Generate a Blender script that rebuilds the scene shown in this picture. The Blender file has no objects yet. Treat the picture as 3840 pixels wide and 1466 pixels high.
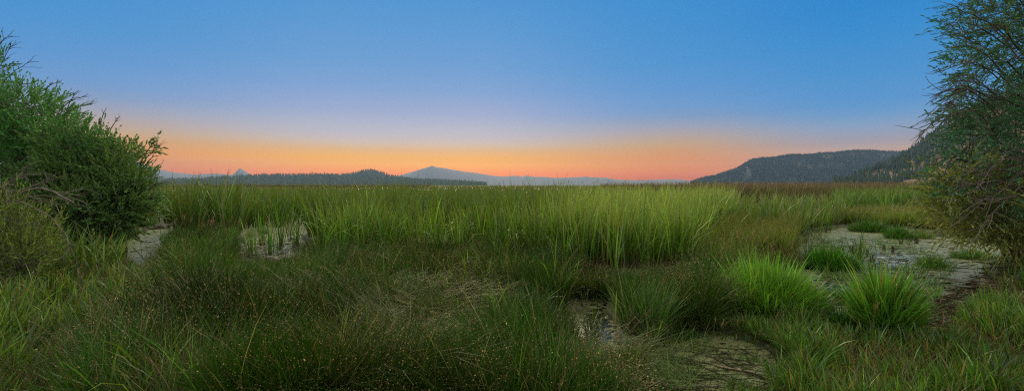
import bpy, math, numpy as np
from mathutils import Vector, noise as mnoise
R = np.random.default_rng(7)
S = bpy.context.scene
COL = S.collection
F, HY, CX, H = 430.0, 184.5, 512.0, 2.4      # focal length in px, horizon row, centre column, eye height

# ------------------------------------------------------------------ helpers
def W(px, py, Y):                            # a point at distance Y seen at (px, py)
    return np.array([(px-CX)/F*Y, Y, H+(HY-py)/F*Y])
def G(px, py):                               # ground point
    Y = H*F/(py-HY); return np.array([(px-CX)/F*Y, Y, 0.0])
def tag(o, label=None, cat=None, group=None, kind=None):
    if label: o['label'] = label
    if cat: o['category'] = cat
    if group: o['group'] = group
    if kind: o['kind'] = kind
    return o
def mesh(name, V, faces, mat, parent=None, col=None, mats=None, smooth=False):
    """faces: list of integer arrays, each (n,k); mats: matching material index per array"""
    me = bpy.data.meshes.new(name)
    V = np.asarray(V, dtype=np.float32).reshape(-1, 3)
    faces = [np.asarray(f, dtype=np.int32) for f in faces if len(f)]
    nl = sum(f.size for f in faces); nf = sum(len(f) for f in faces)
    me.vertices.add(len(V)); me.vertices.foreach_set('co', V.ravel())
    me.loops.add(nl); me.loops.foreach_set('vertex_index', np.concatenate([f.ravel() for f in faces]))
    me.polygons.add(nf)
    tot = np.concatenate([np.full(len(f), f.shape[1], dtype=np.int32) for f in faces])
    st = np.concatenate([[0], np.cumsum(tot)[:-1]]).astype(np.int32)
    me.polygons.foreach_set('loop_start', st)
    if smooth: me.polygons.foreach_set('use_smooth', np.ones(nf, dtype=bool))
    for m in (mat if isinstance(mat, (list, tuple)) else [mat]): me.materials.append(m)
    if mats is not None:
        me.polygons.foreach_set('material_index', np.concatenate([np.full(len(f), k, dtype=np.int32) for f, k in zip(faces, mats)]))
    me.update(calc_edges=True)
    if col is not None:
        a = me.attributes.new('tint', 'FLOAT_COLOR', 'POINT')
        c = np.ones((len(V), 4), dtype=np.float32); c[:, :3] = np.asarray(col).reshape(-1, 3)
        a.data.foreach_set('color', c.ravel())
    o = bpy.data.objects.new(name, me); COL.objects.link(o)
    if parent is not None: o.parent = parent
    return o
def empty(name, loc):
    o = bpy.data.objects.new(name, None); o.location = [float(v) for v in loc]; o.empty_display_size = .1
    COL.objects.link(o); return o
class MB:
    def __init__(s): s.V = []; s.F = {}; s.C = []; s.n = 0
    def add(s, V, faces, C=None):
        V = np.asarray(V).reshape(-1, 3)
        for f in faces:
            f = np.asarray(f); s.F.setdefault(f.shape[1], []).append(f+s.n)
        s.V.append(V); s.C.append(np.broadcast_to(np.asarray(C if C is not None else (.5, .5, .5)), V.shape) if C is None or np.asarray(C).ndim < 2 or len(np.asarray(C)) != len(V) else np.asarray(C))
        s.n += len(V)
    def build(s, name, mat, parent=None, smooth=False):
        return mesh(name, np.concatenate(s.V), [np.concatenate(f) for f in s.F.values()], mat, parent, np.concatenate(s.C), smooth=smooth)
def rgbn(c, n, j=.18, hue=.06):
    """n colours round c with brightness and hue jitter"""
    c = np.asarray(c, float)
    b = np.exp(R.normal(0, j, (n, 1))); h = np.exp(R.normal(0, hue, (n, 3)))
    return np.clip(c*b*h, .002, .9 if c.max() < .6 else 3.5)
def smooth(a, b, x):
    t = np.clip((x-a)/(b-a), 0, 1); return t*t*(3-2*t)
def vnoise(x, y, seed=0):
    """cheap value noise on arrays"""
    x = np.asarray(x, float); y = np.asarray(y, float)
    xi = np.floor(x).astype(np.int64); yi = np.floor(y).astype(np.int64); fx = x-xi; fy = y-yi
    fx = fx*fx*(3-2*fx); fy = fy*fy*(3-2*fy)
    def h(i, j):
        n = (i*374761393+j*668265263+seed*1442695041) & 0x7fffffff
        n = ((n ^ (n >> 13))*1274126177) & 0x7fffffff
        return ((n ^ (n >> 16)) & 0xffff)/65535.0
    return (h(xi, yi)*(1-fx)+h(xi+1, yi)*fx)*(1-fy)+(h(xi, yi+1)*(1-fx)+h(xi+1, yi+1)*fx)*fy
def inpoly(poly, x, y):
    poly = np.asarray(poly, float); ins = np.zeros(np.shape(x), bool); j = len(poly)-1
    for i in range(len(poly)):
        xi, yi = poly[i]; xj, yj = poly[j]
        c = ((yi > y) != (yj > y)) & (x < (xj-xi)*(y-yi)/((yj-yi) if yj != yi else 1e-9)+xi)
        ins ^= c; j = i
    return ins
def topix(x, y):
    return x/y*F+CX, HY+H*F/y

# blades: ribbons that lean and bend. every argument is an array over the N blades
def blades(P, h, w, az, lean, bend, col, base=None, segs=4, tip=None, prof='grass', face=None, ret_tips=False):
    N = len(P); t = np.linspace(0, 1, segs+1)
    d = np.stack([np.cos(az), np.sin(az), 0*az], 1)
    pos = np.zeros((N, segs+1, 3)); pos[:, 0] = P; th = lean.copy()
    for k in range(1, segs+1):
        th = lean+bend*((k-.5)/segs)**1.4
        ds = (h/segs)[:, None]
        pos[:, k] = pos[:, k-1]+ds*(np.sin(th)[:, None]*d+np.cos(th)[:, None]*np.array([0, 0, 1.]))
    pos[:, :, 2] = np.maximum(pos[:, :, 2], P[:, None, 2]+.012)
    if face is None: face = R.uniform(0, np.pi, N)
    s = np.stack([np.cos(face), np.sin(face), 0*face], 1)
    if prof == 'grass': wp = (1-t**2.2)*.9+.1*(t < 1)
    elif prof == 'reed': wp = .75+.5*t-1.1*t**4
    elif prof == 'lance': wp = .35+2.2*t*(1-t)*1.1
    else: wp = 1-.5*t
    wp[-1] = 0
    L = pos-s[:, None]*(w[:, None]*wp)[:, :, None]*.5; Rr = pos+s[:, None]*(w[:, None]*wp)[:, :, None]*.5
    V = np.concatenate([L[:, :-1], Rr[:, :-1], pos[:, -1:]], 1)         # 2*segs+1 verts
    n = 2*segs+1; off = (np.arange(N)*n)[:, None]
    q = [np.concatenate([off+k, off+segs+k, off+segs+k+1, off+k+1], 1) for k in range(segs-1)]
    tr = np.concatenate([off+segs-1, off+2*segs-1, off+2*segs], 1)
    C = np.repeat(col[:, None], segs+1, 1)
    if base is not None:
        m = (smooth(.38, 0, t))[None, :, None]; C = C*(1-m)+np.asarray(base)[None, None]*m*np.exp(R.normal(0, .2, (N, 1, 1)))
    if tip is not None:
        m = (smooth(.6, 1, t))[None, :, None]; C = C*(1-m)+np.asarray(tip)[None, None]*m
    C = np.concatenate([C[:, :-1], C[:, :-1], C[:, -1:]], 1)
    out = (V.reshape(-1, 3), ([np.concatenate(q)] if q else [])+[tr], C.reshape(-1, 3))
    return out+(pos[:, -1], th, d) if ret_tips else out
def tubes(paths, rad, sides=4):
    """paths (N,K,3), rad (N,K)"""
    N, K, _ = paths.shape
    T = np.gradient(paths, axis=1); T /= np.linalg.norm(T, axis=2, keepdims=True)+1e-9
    up = np.where(np.abs(T[:, :, 2:3]) > .9, np.array([1., 0, 0]), np.array([0, 0, 1.]))
    A = np.cross(T, up); A /= np.linalg.norm(A, axis=2, keepdims=True)+1e-9; B = np.cross(T, A)
    an = np.arange(sides)*2*np.pi/sides
    V = paths[:, :, None]+rad[:, :, None, None]*(np.cos(an)[None, None, :, None]*A[:, :, None]+np.sin(an)[None, None, :, None]*B[:, :, None])
    idx = np.arange(N*K*sides).reshape(N, K, sides)
    a = idx[:, :-1]; b = idx[:, 1:]
    f = np.stack([a, np.roll(a, -1, 2), np.roll(b, -1, 2), b], -1).reshape(-1, 4)
    caps = np.concatenate([idx[:, 0], idx[:, -1][:, ::-1]])
    return V.reshape(-1, 3), ([f, caps] if sides != 4 else [np.concatenate([f, caps])])
def spindles(P, d, L, r):
    """pointed seed heads: five vertices each"""
    N = len(P); d = d/(np.linalg.norm(d, axis=1, keepdims=True)+1e-9)
    a = np.cross(d, [0.3, .2, 1.]); a /= np.linalg.norm(a, axis=1, keepdims=True)+1e-9; b = np.cross(d, a)
    V = np.zeros((N, 5, 3)); V[:, 0] = P; V[:, 4] = P+d*L[:, None]
    for k in range(3):
        V[:, k+1] = P+d*(L*.4)[:, None]+r[:, None]*(math.cos(k*2.094)*a+math.sin(k*2.094)*b)
    o = (np.arange(N)*5)[:, None]
    f = np.concatenate([np.concatenate([o, o+1+(k+1) % 3, o+1+k], 1) for k in range(3)]+[np.concatenate([o+4, o+1+k, o+1+(k+1) % 3], 1) for k in range(3)])
    return V.reshape(-1, 3), [f]

# ------------------------------------------------------------------ materials
def newmat(name):
    m = bpy.data.materials.new(name); m.use_nodes = True; nt = m.node_tree; nt.nodes.clear()
    out = nt.nodes.new('ShaderNodeOutputMaterial'); return m, nt, out
def leafmat(name, gloss=.10, rough=.38, trans=.4, tcol=(1.25, 1.15, .45)):
    m, nt, out = newmat(name); n = nt.nodes; l = nt.links
    at = n.new('ShaderNodeAttribute'); at.attribute_name = 'tint'
    df = n.new('ShaderNodeBsdfDiffuse'); l.new(at.outputs['Color'], df.inputs['Color'])
    mu = n.new('ShaderNodeVectorMath'); mu.operation = 'MULTIPLY'; mu.inputs[1].default_value = tcol; l.new(at.outputs['Color'], mu.inputs[0])
    tr = n.new('ShaderNodeBsdfTranslucent'); l.new(mu.outputs[0], tr.inputs['Color'])
    m1 = n.new('ShaderNodeMixShader'); m1.inputs[0].default_value = trans; l.new(df.outputs[0], m1.inputs[1]); l.new(tr.outputs[0], m1.inputs[2])
    gl = n.new('ShaderNodeBsdfGlossy'); gl.inputs['Roughness'].default_value = rough; gl.inputs['Color'].default_value = (.9, .95, .85, 1)
    lw = n.new('ShaderNodeLayerWeight'); lw.inputs['Blend'].default_value = .5
    pw = n.new('ShaderNodeMath'); pw.operation = 'POWER'; pw.inputs[1].default_value = 4; l.new(lw.outputs['Facing'], pw.inputs[0])
    ma = n.new('ShaderNodeMath'); ma.operation = 'MULTIPLY_ADD'; ma.inputs[1].default_value = gloss*2.5; ma.inputs[2].default_value = gloss*.4; l.new(pw.outputs[0], ma.inputs[0])
    m2 = n.new('ShaderNodeMixShader'); l.new(ma.outputs[0], m2.inputs[0]); l.new(m1.outputs[0], m2.inputs[1]); l.new(gl.outputs[0], m2.inputs[2])
    l.new(m2.outputs[0], out.inputs[0]); return m
def solid(name, c1, c2, scale=8, rough=.85, bump=.0, detail=5, tint=False):
    m, nt, out = newmat(name); n = nt.nodes; l = nt.links
    tc = n.new('ShaderNodeTexCoord'); no = n.new('ShaderNodeTexNoise'); no.inputs['Scale'].default_value = scale; no.inputs['Detail'].default_value = detail
    l.new(tc.outputs['Object'], no.inputs['Vector'])
    rp = n.new('ShaderNodeValToRGB'); rp.color_ramp.elements[0].position = .35; rp.color_ramp.elements[1].position = .65
    rp.color_ramp.elements[0].color = (*c1, 1); rp.color_ramp.elements[1].color = (*c2, 1); l.new(no.outputs[0], rp.inputs[0])
    b = n.new('ShaderNodeBsdfPrincipled'); b.inputs['Roughness'].default_value = rough; l.new(rp.outputs[0], b.inputs['Base Color'])
    if tint:
        at = n.new('ShaderNodeAttribute'); at.attribute_name = 'tint'
        mx = n.new('ShaderNodeMix'); mx.data_type = 'RGBA'; mx.blend_type = 'MULTIPLY'; mx.inputs[0].default_value = 1
        l.new(rp.outputs[0], mx.inputs[6]); l.new(at.outputs['Color'], mx.inputs[7]); l.new(mx.outputs[2], b.inputs['Base Color'])
    if bump:
        bp = n.new('ShaderNodeBump'); bp.inputs['Strength'].default_value = bump; l.new(no.outputs[0], bp.inputs['Height']); l.new(bp.outputs[0], b.inputs['Normal'])
    l.new(b.outputs[0], out.inputs[0]); return m
M = {}
M['rush'] = leafmat('rush_stems', .06, .35, .30)
M['reed'] = leafmat('reed_blades', .10, .36, .45)
M['grass'] = leafmat('grass_blades', .10, .34, .45)
M['willow'] = leafmat('willow_leaves', .065, .42, .38, (1.2, 1.15, .6))
M['dry'] = leafmat('dry_plant', .03, .6, .35, (1.1, 1, .8))
M['bark'] = solid('bark', (.05, .04, .035), (.12, .10, .085), 22, .8, .4)
M['greybark'] = solid('grey_dead_wood', (.08, .065, .058), (.20, .165, .15), 16, .75, .4)
M['stick'] = solid('wet_stick', (.03, .024, .018), (.10, .075, .05), 30, .55, .3)
M['palestick'] = solid('pale_stick', (.17, .12, .075), (.32, .24, .16), 30, .7, .3)
M['mud'] = solid('mud_mound', (.025, .02, .015), (.08, .062, .045), 6, .7, .8)
M['log'] = solid('weathered_log', (.09, .07, .05), (.30, .24, .18), 14, .8, .6)
M['conifer'] = solid('conifer_needles', (.016, .034, .018), (.036, .062, .036), .35, .9, 0, 2, tint=True)
M['trunkfar'] = solid('conifer_trunk', (.05, .035, .025), (.09, .06, .04), 1, .9)
M['post'] = solid('bare_post', (.35, .33, .3), (.5, .48, .45), 5, .8)

# ------------------------------------------------------------------ zones, authored as ground outlines seen from the eye point
PONDS = {
 'W1': [(126,268),(120,243),(138,229),(152,225),(182,226),(172,240),(165,252),(158,266),(140,276)],
 'W2': [(238,264),(248,252),(238,245),(252,239),(250,233),(268,234),(284,226),(303,229),(298,236),(309,243),(292,248),(298,256),(284,260),(276,267),(262,258),(250,266)],
 'W3': [(792,250),(812,232),(848,227),(882,231),(930,236),(985,236),(1003,245),(1010,262),(985,275),(978,300),(940,332),(905,330),(880,322),(846,324),(818,318),(822,300),(800,284),(800,266)],
 'W4': [(574,330),(568,318),(582,312),(584,300),(608,303),(606,316),(620,326),(614,338),(622,352),(600,360),(592,346),(578,342)],
 'W5': [(636,356),(680,334),(735,336),(770,350),(790,372),(770,400),(636,400)],
}
def pond_mask(px, py, grow=0):
    j = (vnoise(px/7, py/3.5, 3)-.5)*9+(vnoise(px/2.5, py/1.3, 4)-.5)*6
    m = np.zeros(np.shape(px), bool)
    for p in PONDS.values():
        q = np.asarray(p, float); c = q.mean(0); q = c+(q-c)*(1+grow)
        m |= inpoly(q, px+j, py+j*.4)
    return m
EDGE = {}
def pond_edges():
    cols_ = np.arange(0, 1024, 4.); best = []
    for key in ('W1', 'W2', 'W3', 'W4', 'W5', 'stand'):
        rows = np.arange(222, 402, 1.); X, Yr = np.meshgrid(cols_, rows, indexing='ij'); m = inpoly(PONDS.get(key) or [(590,262),(590,266),(620,271),(640,272),(680,269),(690,262)], X, Yr)
        best.append(np.where(m.any(1), np.where(m, Yr, 0).max(1), np.nan))
    return cols_, np.array(best)
def open_view(P, h, k=1.0):
    """plants on the near rim of open water stay low"""
    if 'e' not in EDGE: EDGE['e'] = pond_edges()
    cols_, best = EDGE['e']; px, py = topix(P[:, 0], P[:, 1]); i = np.clip(np.round(px/4).astype(int), 0, 255)
    for b in best:
        good = np.where(~np.isnan(b))[0]; j = np.clip(i, good[0], good[-1]); e = b[j]; dist = np.abs(px/4-j)*4+R.normal(0, 3, len(px))
        ok = (dist < 22) & (py > e-1) & (px > 0) & (px < 1024)
        Ye = H*F/(np.where(ok, e, 300)-1-HY); lim = np.maximum(.10, k*H*(1-P[:, 1]/Ye)*.85+.02+.5*(dist.clip(0)/22)**1.5)
        h = np.where(ok, np.minimum(h, lim*np.exp(R.normal(0, .15, len(h)))), h)
    return h
def gheight(x, y):
    """ground height: a low bank near the eye point, falling away into the marsh"""
    yy = np.maximum(y, .5); px, py = topix(x, yy)
    r = np.hypot(x, y)
    land = .005+.06*vnoise(x*1.1, y*1.1, 5)+.05*vnoise(x*3.1, y*3.1, 6)
    side = smooth(6, 12, np.abs(x))*smooth(30, 14, y)*.25
    z = land+side
    z = z*(1-smooth(13, 17, y-.6*np.abs(x)*(np.abs(x) > 6)))-.18*smooth(13, 17, y-.6*np.abs(x)*(np.abs(x) > 6))
    z = np.where((y > 2) & pond_mask(px, py), -.10-.05*vnoise(x*2, y*2, 9), z)
    z = np.where(y < 3, .3+.1*vnoise(x, y, 5), z)
    return np.where(r > 1500, -.5, z)
def scatter(n, poly, avoid=.0, ponds=True, rag=5):
    """n points, density falling with distance, inside the outline"""
    q = np.asarray(poly, float); x0, y0 = q.min(0); x1, y1 = q.max(0)
    Y1 = H*F/(y0-HY); Y0 = H*F/(y1-HY)
    out = []; tot = 0; tries = 0
    while tot < n and tries < 60:
        tries += 1
        m = max(2000, int((n-tot)*2.2)); px = R.uniform(x0, x1, m); Y = np.exp(R.uniform(math.log(Y0), math.log(Y1), m))
        py = HY+H*F/Y; ok = inpoly(q, px+(vnoise(px/(rag*1.3), py/3, 11)-.5)*rag, py+(vnoise(px/6, py/2, 12)-.5)*2)
        if ponds: ok &= ~pond_mask(px, py, avoid)
        px = px[ok]; Y = Y[ok]; out.append(np.stack([(px-CX)/F*Y, Y], 1)); tot += len(px)
    P = np.concatenate(out)[:n]
    return np.column_stack([P, np.maximum(gheight(P[:, 0], P[:, 1]), -.12)])

# ------------------------------------------------------------------ terrain and water
def polar(name, radii, ang, zfun, mat, colfun=None):
    r, a = np.meshgrid(radii, ang, indexing='ij'); x = r*np.sin(a); y = r*np.cos(a)
    z = zfun(x, y); V = np.stack([x, y, z], -1).reshape(-1, 3)
    i = np.arange(len(radii)*len(ang)).reshape(len(radii), len(ang))
    f = np.stack([i[:-1, :-1], i[1:, :-1], i[1:, 1:], i[:-1, 1:]], -1).reshape(-1, 4)
    f = f[:, ::-1]
    return mesh(name, V, [f], mat, col=(colfun(V[:, 0], V[:, 1]) if colfun else None), smooth=True)
def polar_angles():
    a = np.radians(np.concatenate([np.arange(-60, 60, .22), np.arange(60, 300.1, 4)])); return a
rad_g = np.concatenate([[.01, 1], np.geomspace(2, 60, 260), np.geomspace(66, 5200, 34)])

def ground_mat():
    m, nt, out = newmat('marsh_ground'); n = nt.nodes; l = nt.links
    tc = n.new('ShaderNodeTexCoord')
    a = n.new('ShaderNodeTexNoise'); a.inputs['Scale'].default_value = 2.2; a.inputs['Detail'].default_value = 8; l.new(tc.outputs['Object'], a.inputs['Vector'])
    rp = n.new('ShaderNodeValToRGB'); e = rp.color_ramp.elements
    e[0].position = .35; e[0].color = (.018, .014, .009, 1); e[1].position = .7; e[1].color = (.075, .060, .03, 1)
    k = e.new(.50); k.color = (.045, .065, .012, 1); k = e.new(.60); k.color = (.055, .07, .018, 1); l.new(a.outputs[0], rp.inputs[0])
    b = n.new('ShaderNodeBsdfPrincipled'); b.inputs['Roughness'].default_value = .75; l.new(rp.outputs[0], b.inputs['Base Color'])
    a2 = n.new('ShaderNodeTexNoise'); a2.inputs['Scale'].default_value = 18; a2.inputs['Detail'].default_value = 6; l.new(tc.outputs['Object'], a2.inputs['Vector'])
    bp = n.new('ShaderNodeBump'); bp.inputs['Strength'].default_value = .7; bp.inputs['Distance'].default_value = .03; l.new(a2.outputs[0], bp.inputs['Height']); l.new(bp.outputs[0], b.inputs['Normal'])
    l.new(b.outputs[0], out.inputs[0]); return m
def water_mat():
    m, nt, out = newmat('duckweed_water'); n = nt.nodes; l = nt.links
    tc = n.new('ShaderNodeTexCoord'); at = n.new('ShaderNodeAttribute'); at.attribute_name = 'tint'
    sp = n.new('ShaderNodeSeparateColor'); l.new(at.outputs['Color'], sp.inputs[0])
    a = n.new('ShaderNodeTexNoise'); a.inputs['Scale'].default_value = 5.5; a.inputs['Detail'].default_value = 9; a.inputs['Roughness'].default_value = .78; a.inputs['Distortion'].default_value = .15
    l.new(tc.outputs['Object'], a.inputs['Vector'])
    ad = n.new('ShaderNodeMath'); ad.operation = 'ADD'; l.new(a.outputs[0], ad.inputs[0]); l.new(sp.outputs[0], ad.inputs[1])
    mr = n.new('ShaderNodeMapRange'); mr.inputs[1].default_value = .97; mr.inputs[2].default_value = 1.03; l.new(ad.outputs[0], mr.inputs[0])
    # duckweed: a speckle of tiny fronds
    v = n.new('ShaderNodeTexVoronoi'); v.inputs['Scale'].default_value = 60; l.new(tc.outputs['Object'], v.inputs['Vector'])
    rp = n.new('ShaderNodeValToRGB'); e = rp.color_ramp.elements; e[0].color = (.08, .105, .025, 1); e[1].color = (.30, .31, .16, 1)
    a3 = n.new('ShaderNodeTexNoise'); a3.inputs['Scale'].default_value = 1.3; a3.inputs['Detail'].default_value = 6; l.new(tc.outputs['Object'], a3.inputs['Vector'])
    mx = n.new('ShaderNodeMath'); mx.operation = 'MULTIPLY_ADD'; mx.inputs[1].default_value = .45; l.new(v.outputs['Color'], mx.inputs[0]); l.new(a3.outputs[0], mx.inputs[2])
    s2 = n.new('ShaderNodeMath'); s2.operation = 'SUBTRACT'; s2.inputs[1].default_value = .22; l.new(mx.outputs[0], s2.inputs[0]); l.new(s2.outputs[0], rp.inputs[0])
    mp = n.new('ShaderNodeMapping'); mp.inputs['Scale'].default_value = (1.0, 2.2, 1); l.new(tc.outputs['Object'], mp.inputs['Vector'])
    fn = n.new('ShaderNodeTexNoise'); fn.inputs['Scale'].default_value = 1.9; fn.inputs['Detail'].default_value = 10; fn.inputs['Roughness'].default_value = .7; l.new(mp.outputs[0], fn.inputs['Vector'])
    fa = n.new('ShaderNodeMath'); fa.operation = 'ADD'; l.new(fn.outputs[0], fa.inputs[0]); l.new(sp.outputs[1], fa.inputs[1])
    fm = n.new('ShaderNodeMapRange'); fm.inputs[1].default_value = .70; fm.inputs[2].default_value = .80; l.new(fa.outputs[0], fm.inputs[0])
    fx = n.new('ShaderNodeMix'); fx.data_type = 'RGBA'; l.new(fm.outputs[0], fx.inputs[0]); l.new(rp.outputs[0], fx.inputs[6]); fx.inputs[7].default_value = (.56, .53, .50, 1)  # pale sky reflection blended into the duckweed colour
    d = n.new('ShaderNodeBsdfPrincipled'); d.inputs['Roughness'].default_value = .45; d.inputs['IOR'].default_value = 1.33; l.new(fx.outputs[2], d.inputs['Base Color'])
    bp = n.new('ShaderNodeBump'); bp.inputs['Strength'].default_value = .5; bp.inputs['Distance'].default_value = .006; l.new(v.outputs['Distance'], bp.inputs['Height']); l.new(bp.outputs[0], d.inputs['Normal'])
    w = n.new('ShaderNodeBsdfPrincipled'); w.inputs['Base Color'].default_value = (.012, .012, .008, 1); w.inputs['Roughness'].default_value = .10; w.inputs['IOR'].default_value = 1.45
    rn = n.new('ShaderNodeTexNoise'); rn.inputs['Scale'].default_value = 9; rn.inputs['Detail'].default_value = 3; l.new(tc.outputs['Object'], rn.inputs['Vector'])
    b2 = n.new('ShaderNodeBump'); b2.inputs['Strength'].default_value = .7; b2.inputs['Distance'].default_value = .01; l.new(rn.outputs[0], b2.inputs['Height']); l.new(b2.outputs[0], w.inputs['Normal'])
    mxs = n.new('ShaderNodeMixShader'); l.new(mr.outputs[0], mxs.inputs[0]); l.new(w.outputs[0], mxs.inputs[1]); l.new(d.outputs[0], mxs.inputs[2])
    l.new(mxs.outputs[0], out.inputs[0]); return m
def water_cover(x, y):
    """how much duckweed lies on the water, .5 is half covered"""
    yy = np.maximum(y, .5); px, py = topix(x, yy)
    c = np.full(px.shape, .57)
    def blob(cx, cy, rx, ry, a): return a*np.exp(-((px-cx)/rx)**2-((py-cy)/ry)**2)
    c = c-blob(885, 266, 45, 10, .07)-blob(905, 256, 40, 6, .04)-blob(828, 290, 18, 18, .12)-blob(860, 305, 26, 16, .08)
    c = c-blob(596, 328, 18, 24, .20)-blob(272, 250, 26, 12, .10)-blob(730, 362, 60, 22, .04)
    c = c+blob(955, 300, 45, 25, .18)+blob(140, 240, 30, 16, .10)+blob(970, 245, 40, 8, .1)
    c = np.where(y < 2, .5, c)
    g = blob(885, 264, 60, 13, .30)+blob(272, 247, 26, 11, .22)+blob(828, 292, 20, 14, .22)+blob(596, 330, 16, 18, .30)+blob(150, 238, 16, 8, .12)   # pale sky reflections painted onto the water
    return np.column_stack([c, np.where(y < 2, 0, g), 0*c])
tag(polar('ground', rad_g, polar_angles(), gheight, ground_mat()), kind='structure')
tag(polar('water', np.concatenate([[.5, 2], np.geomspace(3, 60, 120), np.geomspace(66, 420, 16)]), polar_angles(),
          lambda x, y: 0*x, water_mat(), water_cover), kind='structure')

# ------------------------------------------------------------------ hills and mountains
Q = 2.515
def hill(name, prof, Y0, Y1, cut=0, jag=0, mat=None, nt=14, nx=260, rough=.0, seed=1, round_=.75):
    """a ridge whose crest stands at Y1 and whose foot is at Y0; returns the height function too"""
    prof = np.asarray(prof, float)/Q; px = np.linspace(prof[0, 0], prof[-1, 0], nx)
    crest = np.interp(px, prof[:, 0], prof[:, 1]); zc = np.maximum(H+(HY-crest)/F*Y1-cut, -2)
    zc = zc+(vnoise(px*1.3, px*0, seed)-.5)*jag+(vnoise(px*3.7, px*0, seed+1)-.5)*jag*.5
    def surf(p, t):
        z = np.interp(p, px, zc); Y = Y0+(Y1-Y0)*t; x = (p-CX)/F*Y
        s = np.where(t <= 1, np.sin(np.clip(t, 0, 1)*np.pi/2)**(1/round_), 1-smooth(1, 2, t)*1.05)
        n = (vnoise(x/(Y1-Y0)*7, Y/(Y1-Y0)*7, seed+5)-.5)*rough*(Y1-Y0)*np.sin(np.clip(t, 0, 1)*np.pi)*.3
        return np.stack([x, Y, z*s+n-1.0*(t <= 0)], -1)
    ts = np.concatenate([np.linspace(0, 1, nt), np.linspace(1.15, 2, 6)])
    pp, tt = np.meshgrid(px, ts, indexing='ij'); V = surf(pp, tt).reshape(-1, 3)
    i = np.arange(nx*len(ts)).reshape(nx, len(ts)); f = np.stack([i[:-1, :-1], i[1:, :-1], i[1:, 1:], i[:-1, 1:]], -1).reshape(-1, 4)
    o = mesh(name, V, [f], mat, smooth=True); tag(o, kind='structure'); return surf
HM = {
 'rock': solid('mountain_rock', (.22, .235, .27), (.28, .29, .32), .0012, .95),  # some of the haze blue is put into the rock colour
 'wood': solid('hill_scrub', (.02, .03, .016), (.05, .05, .03), .02, .95),
 'dry': solid('dry_hillside', (.02, .04, .045), (.05, .055, .045), .008, .95), 'tan': solid('tan_hillside', (.15, .10, .055), (.34, .20, .11), .03, .95),  # dry: bluish haze put into the ground colour
}
hill('mountain_left', [(-900,440),(-300,420),(0,350),(150,345),(250,368),(340,402),(380,420),(430,431),(487,438),(600,446),(700,462)], 3700, 4300, jag=6, mat=HM['rock'])
hill('low_hill', [(480,440),(500,437),(540,435),(580,438),(640,446),(760,462)], 3100, 3500, jag=5, mat=HM['rock'], seed=4)
hill('volcano_peak', [(500,464),(560,450),(585,438),(597,428),(604,422),(609,425),(614,427),(630,438),(660,452),(720,464)], 4300, 4650, jag=1.5, nx=200, mat=HM['rock'], seed=6)
hill('central_mountain', [(900,462),(1000,441),(1040,430),(1070,421),(1080,418),(1087,415.5),(1096,419),(1110,421),(1130,424),(1165,430),(1200,434),(1235,440),(1262,443),(1285,441),(1300,440.5),(1312,443),(1325,440.5),(1345,443.5),(1370,443.5),(1395,446.5),(1440,445),(1475,443),(1505,446),(1520,445),(1545,450),(1600,452),(1670,450),(1710,450),(1750,456),(1850,464)],
     3700, 4200, jag=4, nx=500, mat=HM['rock'], seed=8)
knoll = hill('forested_knoll', [(760,462),(800,437),(850,436),(880,433),(900,428),(918,424),(935,423),(955,428),(975,435),(995,439),(1030,445),(1080,462)], 2350, 2650, cut=13, mat=HM['wood'], seed=10)
ridge = hill('forested_ridge', [(-400,440),(150,446),(385,449),(440,447),(500,446),(560,441),(640,437),(700,435),(830,435),(900,440),(1000,444),(1050,447),(1100,449),(1150,452),(1190,454),(1222,459),(1226,463)], 1850, 2150, cut=15, mat=HM['wood'], seed=12)
hillr = hill('wooded_hill', [(1732,459),(1770,448),(1800,441),(1850,423),(1872,411),(1893,399),(1920,397),(1950,395),(1985,389),(2030,388),(2065,384),(2100,383),(2150,377),(2190,377),(2235,381),(2300,381),(2500,385),(2900,400)], 1700, 2600, cut=9, jag=3, mat=HM['dry'], rough=.12, seed=14)
nearh = hill('near_slope', [(2095,464),(2130,456),(2180,444),(2225,418),(2260,392),(2300,368),(2340,340),(2400,305),(2500,262),(2700,225),(3100,240)], 600, 1150, cut=9, jag=6, mat=HM['tan'], rough=.3, seed=16, round_=.85)

# conifers
def conifer_arrays(tiers, sides, seed, hgt=1.0, wid=.17, trunk=True):
    r = np.random.default_rng(seed); V = []; Fs = []; n = 0
    z0 = .06
    for k in range(tiers):
        a = k/tiers; zb = z0+(1-z0)*a*.92; zt = min(1.0, zb+(1.0-z0)/tiers*1.9); rad = wid*(1-a)**.75*r.uniform(.8, 1.15)+.012
        an = np.arange(sides*2)*np.pi/sides+r.uniform(0, 6)
        rr = rad*np.where(np.arange(sides*2) % 2, .55, 1)*r.uniform(.75, 1.2, sides*2)
        ring = np.stack([rr*np.cos(an), rr*np.sin(an), zb+r.uniform(-.03, .015, sides*2)*(1.2-a)], 1)
        V.append(np.vstack([ring, [[r.normal(0, .008), r.normal(0, .008), zt]]]))
        i = np.arange(sides*2); Fs.append(np.stack([n+i, n+(i+1) % (sides*2), np.full(sides*2, n+sides*2)], 1)); n += sides*2+1
    return np.concatenate(V)*[hgt, hgt, hgt], np.concatenate(Fs)
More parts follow.
